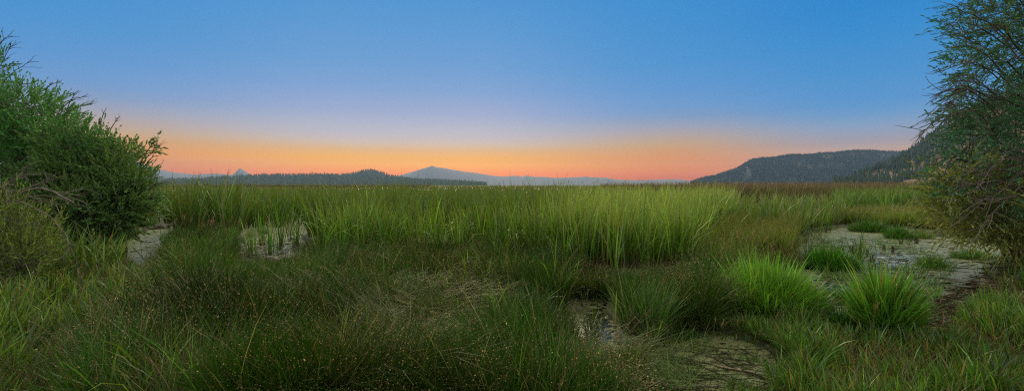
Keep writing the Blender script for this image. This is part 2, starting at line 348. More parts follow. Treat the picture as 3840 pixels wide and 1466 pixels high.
def place_forest(name, surf, n, prange, trange, hr, label, variants=4, tiers=4, sides=3, gap=None, wid=.17, tint=(1, 1, 1), tpow=1.0):
    px = R.uniform(*prange, n); t = trange[0]+(trange[1]-trange[0])*R.uniform(0, 1, n)**tpow
    if gap is not None:
        ok = gap(px, t); px = px[ok]; t = t[ok]
    P = surf(px, t); n = len(P); h = R.uniform(*hr, n)*np.exp(R.normal(0, .12, n)); mb = MB()
    for v in range(variants):
        s = np.arange(n) % variants == v; V, Fc = conifer_arrays(tiers, sides, 40+v, wid=wid)
        p = P[s]; hh = h[s]; a = R.uniform(0, 6.28, len(p)); ws = R.uniform(.75, 1.35, len(p))
        X = V[None, :, 0]*np.cos(a)[:, None]-V[None, :, 1]*np.sin(a)[:, None]; Yv = V[None, :, 0]*np.sin(a)[:, None]+V[None, :, 1]*np.cos(a)[:, None]
        VV = np.stack([p[:, 0, None]+X*(hh*ws)[:, None], p[:, 1, None]+Yv*(hh*ws)[:, None], p[:, 2, None]-.3+V[None, :, 2]*hh[:, None]], -1)
        ff = Fc[None]+(np.arange(len(p))*len(V))[:, None, None]
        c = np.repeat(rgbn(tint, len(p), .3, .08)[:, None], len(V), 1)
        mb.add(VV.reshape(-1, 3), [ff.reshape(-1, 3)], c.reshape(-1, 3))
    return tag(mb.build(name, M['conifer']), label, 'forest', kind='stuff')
place_forest('ridge_forest', ridge, 6500, (-80, 487), (0, 1.05), (14, 20), 'hazy band of dark conifers on the low ridge left of centre', tpow=.9, tint=(2.6, 2.1, 2.3))  # conifer tint lightened to add haze through colour
place_forest('knoll_forest', knoll, 1500, (300, 432), (0, 1.03), (13, 17), 'dense conifers covering the small round knoll behind the low ridge', tint=(2.4, 2.1, 2.3))  # haze lightening in the tint, as on the ridge
def gap_mid(px, t):
    g = vnoise(px/9, t*7, 21); bare = smooth(775, 735, px)*smooth(.5, .1, t)*.35+smooth(.18, 0, t)*.1
    return R.uniform(0, 1, len(px)) > np.where(g < .20+bare, .8, .02)
place_forest('hill_forest', hillr, 30000, (690, 1150), (0, 1.02), (11, 15), 'conifer forest with blue haze in its colour, covering the long wooded hill on the right', gap=gap_mid, tint=(.22, .62, 1.25))  # tint paints the blue of distance haze onto the trees
def gap_near(px, t):
    g = vnoise(px/14, t*5, 31)
    return R.uniform(0, 1, len(px)) > np.where(g < .26+.32*smooth(.35, .0, t), .93, .04)
place_forest('slope_forest', nearh, 6500, (832, 1250), (.14, 1.02), (11, 16), 'dark conifers crowding the upper part of the near slope behind the willow', tiers=5, sides=4, gap=gap_near, tint=(.8, 1.1, 1.0))
# the conifers that show largest: individuals on the near slope
protos = []
for v in range(5):
    V, Fc = conifer_arrays(8, 6, 80+v, wid=.2)
    m = mesh('conifer', V, [Fc], M['conifer'], col=rgbn((1.3, 1.4, 1.05), len(V), .25, .05)); protos.append(m)
px = R.uniform(838, 960, 900); t = R.uniform(0, 1, 900)**1.7*.98
skyl = R.uniform(0, 1, 900) < .16; t = np.where(skyl, R.uniform(.93, 1.01, 900), t)
g = vnoise(px/10, t*8, 33); keep = (g > np.where(t < .3, .42, .2)) | skyl
px = px[keep]; t = t[keep]; P = nearh(px, t); order = np.arange(len(px))[:285]
for q, i in enumerate(order):
    o = protos[q] if q < 5 else protos[q % 5].copy()
    if q >= 5: COL.objects.link(o)
    hgt = float(R.uniform(11, 17)) if t[i] < .35 else float(R.uniform(10, 15))
    o.location = (float(P[i, 0]), float(P[i, 1]), float(P[i, 2])-.4); o.rotation_euler = (0, 0, float(R.uniform(0, 6.28)))
    w_ = hgt*float(R.uniform(.85, 1.3)); o.scale = (w_, w_, hgt)
    if t[i] > .9: tag(o, 'small dark conifer standing on the skyline of the near slope', 'conifer', 'conifers along the skyline of the near slope')
    elif t[i] < .3: tag(o, 'dark conifer among bare orange ground at the foot of the near slope', 'conifer', 'conifers at the foot of the near slope')
    else: tag(o, 'dark conifer halfway up the near slope on the right', 'conifer', 'conifers halfway up the near slope')
# thin pale post at the far reed edge
V, f = tubes(np.array([[W(921, 190, 60), W(921, 183, 60), W(921.3, 177.5, 60)]]), np.array([[.06, .055, .045]]), 6)
tag(mesh('post', V, f, M['post']), 'thin pale bare post rising from far reeds below the near slope', 'post')

# ------------------------------------------------------------------ reed beds
def reedbed(name, label, n, poly, hfun, w, col, base=(.05, .04, .015), tip=None, lean=(.0, .16), bend=(.0, .5), segs=4, droop=.04, prof='reed', mat='reed', wscale=45, clump=0, jit=.25, hue=.09, wind=None, mix=None, fan=0, rag=9):
    P = scatter(n//fan if fan else n, poly, rag=rag)
    if fan:
        P = np.repeat(P, fan, 0); fa = R.uniform(0, 2*np.pi, len(P)); fr = R.uniform(.02, .11, len(P)); P[:, 0] += np.cos(fa)*fr; P[:, 1] += np.sin(fa)*fr
        fc = np.repeat(rgbn((1, 1, 1), len(P)//fan, .22, .07), fan, 0); fh = np.repeat(np.exp(R.normal(0, .09, len(P)//fan)), fan)
    else: fc = np.ones((len(P), 3)); fh = np.ones(len(P)); fa = None
    N = len(P); Y = P[:, 1]
    if clump:
        keep = vnoise(P[:, 0]*clump, P[:, 1]*clump, 41)+R.uniform(-.25, .25, N) > .36
        P = P[keep]; N = len(P); Y = P[:, 1]; fc = fc[keep]; fh = fh[keep]; fa = fa[keep] if fan else None
    h = hfun(P)*fh*(1+.13*R.normal(0, 1, N).clip(-2.5, 1.6)); az = R.uniform(0, 2*np.pi, N) if fa is None else fa
    if wind is not None: az = np.where(R.uniform(0, 1, N) < wind[1], wind[0]+R.normal(0, .6, N), az)
    le = np.abs(R.normal(lean[0], lean[1], N)); be = np.abs(R.normal(bend[0], bend[1], N))
    d = R.uniform(0, 1, N) < droop; be = np.where(d, R.uniform(1.5, 2.6, N), be)
    c = rgbn(col, N, jit, hue)*fc
    pn = vnoise(P[:, 0]*.35, P[:, 1]*.35, 51)[:, None]; c = c*(.75+.5*pn)
    if mix is not None:
        k = R.uniform(0, 1, N) < mix[1]; c[k] = rgbn(mix[0], k.sum(), .2, .06)
    ww = w*np.exp(R.normal(0, .2, N))*(1+Y/wscale)
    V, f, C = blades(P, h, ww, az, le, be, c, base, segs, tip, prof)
    return tag(mesh(name, V, f, M[mat], col=C), label, 'reeds', kind='stuff')
def hcat(P):
    Y = P[:, 1]; n = vnoise(P[:, 0]*.5, Y*.5, 61)
    return np.where(Y < 26, 1.85+.62*n, 2.1+.25*n)
# tall cattails on the left and in the middle
reedbed('cattails', 'tall dark green cattail bed reaching from the left willow to the middle', 30000,
        [(-60,236),(150,240),(162,246),(238,243),(250,232),(300,224),(310,244),(330,246),(420,247),(480,245),(570,246),(590,216),(600,199),(-60,199)], hcat, .028,
        (.060, .135, .012), tip=(.115, .17, .025), droop=.05, mix=((.22, .17, .075), .05), clump=1.2, fan=7, jit=.32)
reedbed('cattail_stand', 'bright lime green stand of cattails right of the centre', 12000,
        [(540,240),(556,262),(566,276),(588,270),(606,284),(626,276),(650,284),(672,272),(690,276),(706,258),(728,246),(750,214),(700,203),(560,202),(540,220)],
        lambda P: 1.62+.42*smooth(11, 20, P[:, 1])+.2*vnoise(P[:, 0], P[:, 1], 63), .025, (.12, .26, .020), tip=(.27, .33, .09), droop=.05, lean=(.03, .13), bend=(.05, .35), mix=((.24, .2, .08), .05), clump=1.3, wind=(.2, .4), fan=5, jit=.36, rag=36)
reedbed('front_cattails', 'loose cattail blades in front of the dark cattail wall', 3000, [(310,262),(330,242),(420,242),(575,240),(600,268),(560,272),(480,256),(400,262)], lambda P: 1.35+.6*vnoise(P[:, 0], P[:, 1], 64), .024, (.095, .20, .02), tip=(.17, .22, .05), droop=.12, fan=5, clump=.9, jit=.35)
reedbed('far_reeds', 'far olive reed bed stretching along the horizon', 26000,
        [(-160,204),(700,204),(900,201),(1180,201),(1180,186.2),(-160,186.2)], lambda P: 2.12+.28*vnoise(P[:, 0]*.12, P[:, 1]*.12, 65)+0*P[:, 0], .02, (.115, .145, .035), tip=(.15, .13, .06), segs=3, wscale=20, droop=0, mix=((.17, .11, .055), .35))
reedbed('bulrushes', 'straight brown bulrush stand along the right horizon', 20000,
        [(600,197),(650,202),(700,206),(930,206),(950,199),(930,195),(600,193)], lambda P: 2.62+.2*vnoise(P[:, 0]*.2, P[:, 1]*.2, 67), .014, (.085, .085, .032), base=(.03, .045, .012), tip=(.16, .105, .06), segs=3, wscale=18, droop=0, lean=(0, .07), bend=(.02, .2), wind=(.1, .8), prof='rush')
reedbed('far_marsh_reeds', 'green reeds behind the pond near the right willow', 11000,
        [(842,212),(870,216),(900,219),(1000,221),(1180,222),(1180,203),(830,204)], lambda P: 2.0+.35*vnoise(P[:, 0]*.4, P[:, 1]*.4, 69), .026, (.085, .19, .022), tip=(.13, .2, .05), wscale=30, segs=3, droop=.02)
reedbed('marsh_grass', 'yellow-green grass between bright cattails and right pond', 26000,
        [(688,262),(712,234),(700,217),(760,216),(850,216),(1160,219),(1160,232),(985,233),(930,234),(880,229),(846,225),(812,231),(795,244),(792,266),(740,270),(705,272)],
        lambda P: .88-.1*smooth(20, 30, P[:, 1])+.35*vnoise(P[:, 0]*.5, P[:, 1]*.5, 71), .015, (.125, .20, .024), tip=(.20, .20, .07), wscale=22, droop=.05, lean=(.05, .22), bend=(.1, .5), segs=3, prof='grass', mat='grass', mix=((.22, .17, .06), .10))
reedbed('scattered_reeds', 'sparse taller reeds rising from the grass right of centre', 1500,
        [(695,250),(712,222),(760,213),(850,213),(835,236),(800,244),(740,250)], lambda P: 1.65+.4*vnoise(P[:, 0], P[:, 1], 72), .030, (.09, .18, .025), tip=(.2, .25, .09), clump=.8, droop=.03)
reedbed('willow_foot_reeds', 'sparse dark reeds around the foot of the left willow', 1600,
        [(-60,262),(60,262),(118,252),(118,236),(-60,236)], lambda P: 1.0+.5*vnoise(P[:, 0], P[:, 1], 73), .016, (.07, .14, .022), droop=.1)
# seed heads above the far reeds, tan haze of tips on the left horizon
P = scatter(2600, [(160,215),(430,212),(430,193),(160,193)]); P[:, 2] = 2.12+.2*vnoise(P[:, 0]*.12, P[:, 1]*.12, 65)+R.normal(0, .06, len(P))
V, f = spindles(P, R.normal(0, .25, (len(P), 3))+[0, 0, 1], R.uniform(.12, .25, len(P)), R.uniform(.02, .035, len(P))*(1+P[:, 1]/60))
tag(mesh('reed_seed_heads', V, f, M['dry'], col=np.repeat(rgbn((.22, .19, .09), len(P)), 5, 0)), 'pale feathery seed heads over the left horizon reeds', 'seed heads', kind='stuff')
# tall plumes poking above the horizon
P = scatter(150, [(560,212),(700,212),(720,199),(540,199)])
c = rgbn((.06, .09, .025), len(P)); h = R.uniform(2.35, 2.95, len(P))
V, f, C, tp, th, dd = blades(P, h, np.full(len(P), .03), R.uniform(-.6, .6, len(P)), R.uniform(0, .15, len(P)), R.uniform(0, .5, len(P)), c, prof='rush', ret_tips=True)
mb = MB(); mb.add(V, f, C); V, f = spindles(tp, dd*.6+[0, 0, 1], R.uniform(.12, .3, len(P)), np.full(len(P), .025)); mb.add(V, f, np.repeat(rgbn((.10, .08, .05), len(P)), 5, 0))
tag(mb.build('tall_reed_plumes', M['dry']), 'dark reed plumes poking above horizon right of the central mountain', 'reeds', kind='stuff')

# ------------------------------------------------------------------ spike rushes of the foreground, growing in leaning tussocks
def rushes(name, label, n, poly, h0, spacing=1.2, col=(.030, .078, .006), tipfrac=.27, seedscale=1., lod=None, avoid=0, hr=.0, mixdry=.09, ponds=True, w=.0056):
    P = scatter(n, poly, avoid=avoid, ponds=ponds); N = len(P)
    q = np.asarray(poly, float); c0 = scatter(4000, poly, ponds=ponds)
    cen = []
    for p in c0:
        if all((p[0]-k[0])**2+(p[1]-k[1])**2 > (spacing*.75)**2 for k in cen[-400:]): cen.append(p[:2])
        if len(cen) > 500: break
    cen = np.array(cen); lean_c = R.normal(0, .42, (len(cen), 2)); hc = R.uniform(.62, 1.22, len(cen)); cc = rgbn((1, 1, 1), len(cen), .2, .1)
    D = ((P[:, None, :2]-cen[None])**2).sum(2) if N*len(cen) < 4e7 else None
    if D is None:
        idx = np.zeros(N, int); dm = np.zeros(N)
        for s in range(0, N, 20000):
            d_ = ((P[s:s+20000, None, :2]-cen[None])**2).sum(2); idx[s:s+20000] = d_.argmin(1); dm[s:s+20000] = np.sqrt(d_.min(1))
    else: idx = D.argmin(1); dm = np.sqrt(D.min(1))
    out = (P[:, :2]-cen[idx]); v = out*.45+lean_c[idx]*.8+R.normal(0, .42, (N, 2))+1.2*np.stack([vnoise(P[:, 0]*1.3, P[:, 1]*1.3, 84)-.5, vnoise(P[:, 0]*1.3, P[:, 1]*1.3, 86)-.5], 1)
    px, py = topix(P[:, 0], P[:, 1])
    # wind-flattened swirl
    lod_m = np.exp(-((px-430)/60)**2-((py-330)/34)**2)+.9*np.exp(-((px-395)/55)**2-((py-382)/20)**2)+.8*np.exp(-((px-470)/30)**2-((py-292)/14)**2)
    lod_m = lod_m+.7*np.exp(-((px-640)/50)**2-((py-378)/16)**2)+.5*np.exp(-((px-600)/30)**2-((py-292)/8)**2)
    lod_m *= (vnoise(P[:, 0]*1.7, P[:, 1]*1.7, 81) > .35)
    sw = np.stack([np.cos(px/38+py/55), -.8+np.sin(px/50)*.5], 1)
    v = v*(1-.6*lod_m[:, None].clip(0, 1))+sw*lod_m[:, None]*.9
    az = np.arctan2(v[:, 1], v[:, 0]); mag = np.hypot(v[:, 0], v[:, 1])
    le = np.clip(mag*.55, .02, 1.2); be = np.clip(mag*.6+R.normal(.1, .15, N), 0, 1.4)
    le = np.clip(le+lod_m*.7, 0, 1.45)
    h = h0*hc[idx]*(1.0-.22*np.clip(dm/spacing, 0, 1.2))*(.72+.5*vnoise(P[:, 0]*2.1, P[:, 1]*2.1, 83))*np.exp(R.normal(0, .26, N))
    h = open_view(P, h*(.62+.38*smooth(246, 290, py)))
    c = rgbn(col, N, .38, .10)*cc[idx]*(.62+.75*vnoise(P[:, 0]*.45+7, P[:, 1]*.45, 89))[:, None]
    c = np.where((R.uniform(0, 1, N) < mixdry+.30*lod_m)[:, None], rgbn((.19, .165, .075), N, .35), c)
    face = R.uniform(0, np.pi, N)
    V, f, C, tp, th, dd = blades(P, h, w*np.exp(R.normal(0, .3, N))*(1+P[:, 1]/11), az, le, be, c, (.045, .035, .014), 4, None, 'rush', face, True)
    o = tag(mesh(name, V, f, M['rush'], col=C), label, 'rushes', kind='stuff')
    k = R.uniform(0, 1, N) < tipfrac*2*smooth(.25, .75, vnoise(P[:, 0]*.6, P[:, 1]*.6, 85)); tp = tp[k]; th = th[k]; dd = dd[k]; n2 = len(tp)
    dirv = dd*np.sin(th)[:, None]+np.cos(th)[:, None]*np.array([0, 0, 1.])
    sc = seedscale*(1+tp[:, 1]/28)
    V, f = spindles(tp-dirv*.008, dirv, R.uniform(.012, .030, n2)*sc, R.uniform(.0035, .0068, n2)*sc)
    return o, V, f, np.repeat(rgbn((.28, .22, .10), n2, .45, .08), 5, 0)
sv = MB()
for a in (
    ('spike_rushes', 'dark spike rushes in leaning tussocks filling the foreground centre', 120000,
     [(148,268),(170,247),(236,243),(240,262),(300,264),(308,246),(420,244),(566,246),(574,262),(568,300),(566,322),(574,350),(592,362),(622,362),(660,385),(650,440),(60,440),(110,360),(140,320)], .80),
    ('spike_rush_clump', 'dark rounded spike rush clump left of the bright sedge tussock', 24000,
     [(566,274),(640,279),(705,273),(718,290),(722,318),(700,345),(655,345),(622,335),(614,304),(584,298),(568,300)], .82),
    ('right_spike_rushes', 'yellowish spike rushes below the bright cattails on the right', 16000,
     [(690,276),(700,262),(740,258),(792,252),(800,268),(806,276),(760,278),(720,284)], .82, 1.3, (.08, .135, .016))):
    o, V, f, C = rushes(*a); sv.add(V, f, C)
tag(sv.build('rush_seed_tips', M['dry']), 'tiny tan seed tips dotting the spike rushes', 'seed heads', kind='stuff')

def flattened(name, label, n, poly, L, w, zup, swirl, col):
    P = scatter(n, poly, avoid=-1, rag=40); N = len(P); g = vnoise(P[:, 0]*1.6+P[:, 1]*.5, P[:, 1]*2.6, 87); k = g+R.uniform(-.12, .12, N) > .47; P = P[k]; N = len(P)
    P[:, 2] = np.maximum(P[:, 2], 0)+zup*R.uniform(.2, 1, N); px, py = topix(P[:, 0], P[:, 1])
    az = swirl+1.3*(vnoise(P[:, 0]*.8, P[:, 1]*.8, 88)-.5)*4+R.normal(0, .75, N)
    V, f, C = blades(P, L*np.exp(R.normal(0, .2, N)), np.full(N, w), az, R.uniform(.95, 1.4, N), R.uniform(.1, .7, N), rgbn(col, N, .35, .08), None, 4, None, 'rush')
    return tag(mesh(name, V, f, M['rush'], col=C), label, 'rushes', kind='stuff')
def thatch(name, label, n, poly, L, r, zlo, zhi, cols):
    P = scatter(n, poly, rag=12); N = len(P); P[:, 2] = np.maximum(P[:, 2], 0)+R.uniform(zlo, zhi, N); P[:, 2] = np.minimum(P[:, 2], zhi)
    k = R.integers(0, len(cols), N); V, f, C = blades(P, L*np.exp(R.normal(0, .35, N)), r*np.exp(R.normal(0, .35, N)), R.uniform(0, 6.28, N), R.uniform(.7, 1.75, N), R.normal(0, .5, N), np.array(cols)[k]*np.exp(R.normal(0, .3, (N, 1))), None, 3, None, 'rush')
    return tag(mesh(name, V, f, M['dry'], col=C), label, 'litter', kind='stuff')
FG = [(148,268),(236,246),(300,264),(420,246),(566,248),(574,262),(700,276),(715,310),(690,345),(622,360),(650,440),(60,440),(110,360),(140,320)]
thatch('dead_rush_thatch', 'brown dead thatch tangled among the foreground rushes', 7500, FG, .42, .0075, .03, .42, [(.13, .085, .04), (.09, .06, .03), (.20, .15, .08), (.05, .04, .02)])
flattened('flattened_rushes', 'pale wind-flattened rush stems swirling through the foreground centre', 4200, [(372,300),(440,280),(500,284),(520,305),(470,345),(440,400),(360,410),(330,395),(400,360)], .60, .0075, .42, -.4, (.14, .155, .075))
flattened('lodged_rushes', 'green lodged rush stems lying towards the bottom puddle', 900, [(590,356),(640,350),(700,372),(690,410),(600,410),(560,385)], .60, .006, .25, .2, (.08, .13, .03))
flattened('bent_rushes', 'long pale bent rush stems in the lower left corner', 2600, [(60,330),(180,320),(240,350),(230,410),(60,410)], .6, .0055, .38, .5, (.14, .18, .08))

# ------------------------------------------------------------------ bank grasses
def grassbed(name, label, n, poly, h0, w, col, lean=(.15, .28), bend=(.3, .6), clump=1.0, mix=((.2, .15, .07), .08), segs=4, avoid=-.08, prof='lance', thr=.36):
    P = scatter(n, poly, avoid=avoid); N = len(P)
    cn = vnoise(P[:, 0]*1.3*clump, P[:, 1]*1.3*clump, 91)
    keep = cn+R.uniform(-.3, .3, N) > thr; P = P[keep]; N = len(P); cn = cn[keep]
    h = open_view(P, h0*(.45+.9*cn)*np.exp(R.normal(0, .22, N))); c = rgbn(col, N, .42, .12)*(.7+.6*vnoise(P[:, 0]*.7, P[:, 1]*.7, 92))[:, None]
    c = np.where((R.uniform(0, 1, N) < mix[1])[:, None], rgbn(mix[0], N, .3), c)
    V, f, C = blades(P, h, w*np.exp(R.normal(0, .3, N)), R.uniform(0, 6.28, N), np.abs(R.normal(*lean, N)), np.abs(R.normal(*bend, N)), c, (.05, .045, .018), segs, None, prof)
    return tag(mesh(name, V, f, M['grass'], col=C), label, 'grass', kind='stuff')
LB = [(-160,262),(60,264),(118,258),(126,268),(150,264),(160,290),(140,330),(120,360),(70,440),(-160,440)]
grassbed('bank_grass', 'lush mixed grass on the left bank below the willow', 20000, LB, .55, .018, (.085, .165, .024), clump=1.3, thr=.50)
grassbed('tall_bank_grass', 'tall broad-bladed grass and herbs at the foot of the left willows', 7000, [(-160,262),(-100,246),(20,250),(100,258),(126,270),(110,290),(30,300),(-160,300)], .95, .022, (.09, .175, .028), lean=(.1, .25), bend=(.3, .6), clump=.9, thr=.40)
grassbed('fine_bank_grass', 'thin dark grass and dry stems tangled on the left bank', 26000, LB, .50, .005, (.05, .095, .018), lean=(.5, .5), bend=(.3, .6), prof='rush', mix=((.26, .18, .085), .20), thr=.2)
RB = [(716,320),(745,318),(790,322),(818,320),(850,326),(905,332),(945,336),(985,304),(1020,300),(1180,285),(1180,440),(800,440),(795,372),(768,346),(735,334)]
grassbed('shore_grass', 'lush green grass covering the lower right shore', 30000, RB, .36, .0125, (.065, .145, .020), clump=1.35, thr=.56)
grassbed('fine_shore_grass', 'thin grass and dry stems on the lower right shore', 14000, RB, .30, .006, (.10, .14, .03), lean=(.7, .5), prof='rush', mix=((.22, .12, .055), .35), thr=.2)
grassbed('willow_shade_grass', 'sparse grass along the pond edge under the right willow', 6000, [(965,250),(1000,240),(1180,236),(1180,300),(1000,300),(985,290),(958,268)], .34, .009, (.065, .15, .018), clump=.8, thr=.42)
grassbed('pond_sprigs', 'sparse green sprigs rising from the right pond', 6000, [(815,240),(900,236),(960,268),(940,300),(880,300),(820,280)], .32, .010, (.06, .17, .02), clump=1.2, thr=.50, avoid=-1)
grassbed('pond_rim_grass', 'low sedges and moss round the dark bottom puddle', 9000, [(640,335),(700,318),(760,316),(800,330),(812,372),(800,410),(775,400),(770,352),(735,338),(690,338),(650,352)], .26, .011, (.07, .15, .02), clump=1.5, thr=.30, lean=(.3, .4), avoid=-.35)
grassbed('puddle_sprigs', 'small green sprigs growing in the dark bottom puddle', 3600, [(636,356),(680,336),(740,338),(775,352),(792,376),(770,410),(640,410)], .22, .009, (.06, .15, .02), clump=1.7, thr=.52, avoid=-1)
grassbed('left_pond_sprigs', 'thin green sprigs standing in the left pond', 420, [(242,256),(246,240),(262,234),(300,232),(304,242),(286,262)], .34, .010, (.07, .17, .02), clump=1.4, thr=.5, avoid=-1)
grassbed('blades_among_rushes', 'scattered broad grass blades among the foreground rushes', 3800, FG, .70, .016, (.10, .19, .03), lean=(.15, .35), bend=(.4, .7), clump=.8, thr=.55)
grassbed('channel_grass', 'short green grass bordering the left water channel', 7000, [(146,270),(158,250),(170,238),(184,232),(236,240),(236,256),(200,262),(160,276)], .50, .009, (.05, .13, .018), clump=1.2, thr=.25)

# ------------------------------------------------------------------ tussocks one can tell apart
def tussock(name, label, cat, px, py, rpx, n, h, w, col, group=None, lean=.5, prof='lance', tip=None, ry=None, dome=.5, base=(.05, .045, .018), bend=.5, mat='grass', mix=None):
    g = G(px, py); r = rpx/F*g[1]; ry = ry or r*.75
    a = R.uniform(0, 6.28, n); q = np.sqrt(R.uniform(0, 1, n))*(.85+.3*vnoise(np.cos(a)*2+px, np.sin(a)*2, 5))
    P = np.stack([q*np.cos(a)*r, q*np.sin(a)*ry, 0*q-.05], 1)
    hh = h*(1-dome*q**2)*np.exp(R.normal(0, .17, n))
    c = rgbn(col, n, .34, .09)
    if mix is not None: k = R.uniform(0, 1, n) < mix[1]; c[k] = rgbn(mix[0], k.sum(), .2)
    az = a+R.normal(0, 1.1, n); k = R.uniform(0, 1, n) < .07; c[k] = rgbn((.24, .19, .08), k.sum(), .3)
    V, f, C = blades(P, hh, w*np.exp(R.normal(0, .25, n)), az, np.clip(q*lean+R.normal(0, .1, n), 0, 1.2), np.clip(q*bend+R.normal(.15, .25, n), 0, 1.8), c, base, 4, tip, prof)
    o = mesh(name, V, f, M[mat], col=C); g[2] = max(0, float(gheight(g[0:1], g[1:2])[0])); o.location = [float(v) for v in g]
    return tag(o, label, cat, group)
TG = 'sedge and grass tussocks standing in the shallows'
BR = (.16, .36, .035)
tussock('sedge_tussock', 'largest bright lime sedge tussock in front of the right pond', 'tussock', 764, 317, 36, 3600, .92, .018, BR, TG, .42, tip=(.13, .34, .04), dome=.35, bend=.35)
tussock('sedge_tussock', 'dense dark green grass skirt right of the bright sedge tussock', 'tussock', 800, 314, 24, 1000, .60, .018, (.05, .16, .02), TG, .5)
tussock('sedge_tussock', 'tall ragged grass clump between pond water and littered shore', 'tussock', 886, 338, 18, 1500, 1.08, .018, (.10, .26, .03), TG, .36, dome=.45)
tussock('sedge_tussock', 'low grass clump left of the tall ragged clump', 'tussock', 846, 330, 20, 600, .36, .016, (.06, .18, .02), TG, .7)
tussock('sedge_tussock', 'rounded deep green sedge tussock at the left edge of the right pond', 'tussock', 830, 268, 22, 1800, .66, .016, (.055, .21, .018), TG, .62, dome=.5)
tussock('sedge_tussock', 'small dark green sedge tussock at the far side of the right pond', 'tussock', 900, 238, 12, 900, .62, .016, (.05, .17, .018), TG, .6)
tussock('sedge_tussock', 'small pale grass sprout beside the far sedge tussock', 'tussock', 925, 238, 8, 300, .45, .012, (.09, .19, .03), TG, .6)
tussock('sedge_tussock', 'low drooping grass clump at the right rim of the pond', 'tussock', 972, 258, 17, 700, .42, .012, (.055, .17, .02), TG, .75)
tussock('sedge_tussock', 'matted grass clump in the water below the rounded tussock', 'tussock', 836, 300, 20, 700, .38, .012, (.06, .17, .02), TG, .8)
for (px, py, r, n, lab) in ((870,231,18,1500,'leftmost'), (905,229,17,1500,'middle'), (940,231,20,1800,'third'), (972,231,18,1500,'rightmost')):
    tussock('grass_mound', f'{lab} of the dark grass mounds on the far bank of the right pond' if lab != 'third' else 'dark grass mound on the far pond bank, next left of the rightmost', 'tussock', px, py, r, n, .66, .017, (.05, .155, .018), 'dark grass mounds on the far pond bank', .55)
tussock('sedge_tussock', 'ragged low green tuft in the open middle of the right pond', 'tussock', 932, 266, 13, 520, .40, .013, (.06, .17, .025), TG, .7)
tussock('sedge_tussock', 'sparse grass tuft in the shallows right of the rounded tussock', 'tussock', 872, 288, 15, 420, .38, .012, (.065, .17, .025), TG, .8)
tussock('rush_tuft', 'thin dark rush tuft standing in the small central puddle', 'rush tuft', 592, 336, 8, 150, .62, .006, (.04, .10, .012), None, .4, 'rush', mat='rush')
# cattail clumps standing free in the water
CG = 'cattail clumps standing free in the pond water'
for (px, py, r, n, h, lab) in (
    (270,256,3.5,26,1.25,'small cattail clump standing in the left pond, nearest the middle'),
    (280,248,3.2,30,1.7,'slim dark cattail clump in front of the reed wall in the left pond'),
    (290,239,2.5,18,1.5,'thin cattail tuft at the far right of the left pond'),
    (262,245,2.5,20,1.4,'thin cattail tuft at the far left of the left pond'),
    (296,250,4,26,1.2,'loose cattail clump at the right edge of the left pond'),
    (252,258,4,30,1.25,'loose cattail clump at the left edge of the left pond')):
    tussock('cattail_clump', lab, 'cattails', px, py, r, n, h, .022, (.08, .19, .025), CG, .18, 'reed', dome=.1, bend=.2, mat='reed')
for (px, py, r, n, h, lab) in (
    (817,239,4,26,1.5,'leaning cattail clump at the left end of the right pond'),
    (827,232,5,30,1.5,'upright cattail clump behind the left end of the right pond'),
    (807,256,4,22,1.1,'short cattail clump beside the rounded sedge tussock'),
    (858,262,6,46,.95,'thin rush clump rising from the open middle of the right pond'),
    (800,240,6,44,1.7,'thick cattail clump where the grass meets the right pond')):
    tussock('cattail_clump', lab, 'cattails', px, py, r, n, h, .018, (.075, .19, .025), 'cattail clumps in the right pond', .3, 'reed', dome=.1, bend=.35, mat='reed')
# taller blades in the rushes
for (px, py, n, h, lab) in ((470,296,7,.95,'pale arching blades above the rushes left of centre'), (553,300,9,1.15,'broad grass blades in rushes left of the bright cattails'),
    (205,296,14,.75,'broad bright blades rising from the dark rushes at left'), (372,255,9,1.0,'bent pale blades in front of the cattail wall'), (505,262,12,1.1,'upright green blades in front of the middle cattail wall'),
    (690,262,8,1.5,'tall crossing blades right of the bright cattail stand'), (745,268,6,1.3,'lone upright blades in the rushes under the marsh grass')):
    tussock('blade_tuft', lab, 'grass tuft', px, py, 9, n, h, .022, (.13, .25, .035), 'broad blade tufts among the rushes', .35, 'lance', dome=.1, bend=.9, mat='reed')

# ------------------------------------------------------------------ grass stalks with seed heads
def stalk_proto(k):
    e = empty('grass_stalk', (0, 0, 0)); r = np.random.default_rng(300+k)
    n = 7; t = np.linspace(0, 1, n); bx = .14*t**2*r.uniform(.4, 1.6); path = np.stack([bx, bx*.2, t*1.0], 1)[None]
    V, f = tubes(path, np.linspace(.0035, .0022, n)[None], 3); mesh('stem', V, f, M['dry'], e, col=np.tile((.20, .16, .07), (len(V), 1)))
    m = 46; tt = r.uniform(.80, 1.0, m); P = np.stack([np.interp(tt, t, path[0, :, 0]), np.interp(tt, t, path[0, :, 1]), tt], 1)
    d = r.normal(0, .35, (m, 3))+[.15, 0, 1]; V, f = spindles(P, d, r.uniform(.03, .055, m), r.uniform(.004, .008, m)*np.sin((tt-.78)/.24*np.pi).clip(.3, 1))
    mesh('seed_head', V, f, M['dry'], e, col=np.repeat(np.clip(np.array([.42, .30, .16])*np.exp(r.normal(0, .2, (m, 1))), 0, 1), 5, 0))
    return e
sp = [stalk_proto(k) for k in range(4)]; sp_used = [False]*4
def stalk(k, loc, h, rz, tilt, label, group):
    src = sp[k]
    if not sp_used[k]: o = src; sp_used[k] = True
    else:
        o = src.copy(); COL.objects.link(o)
        for ch in src.children:
            if ch.name.split('.')[0] in ('stem', 'seed_head'):
                c = ch.copy(); COL.objects.link(c); c.parent = o
    o.location = [float(v) for v in loc]; o.scale = (h*.9, h*.9, h); o.rotation_euler = (float(tilt), 0, float(rz)); tag(o, label, 'grass stalk', group)
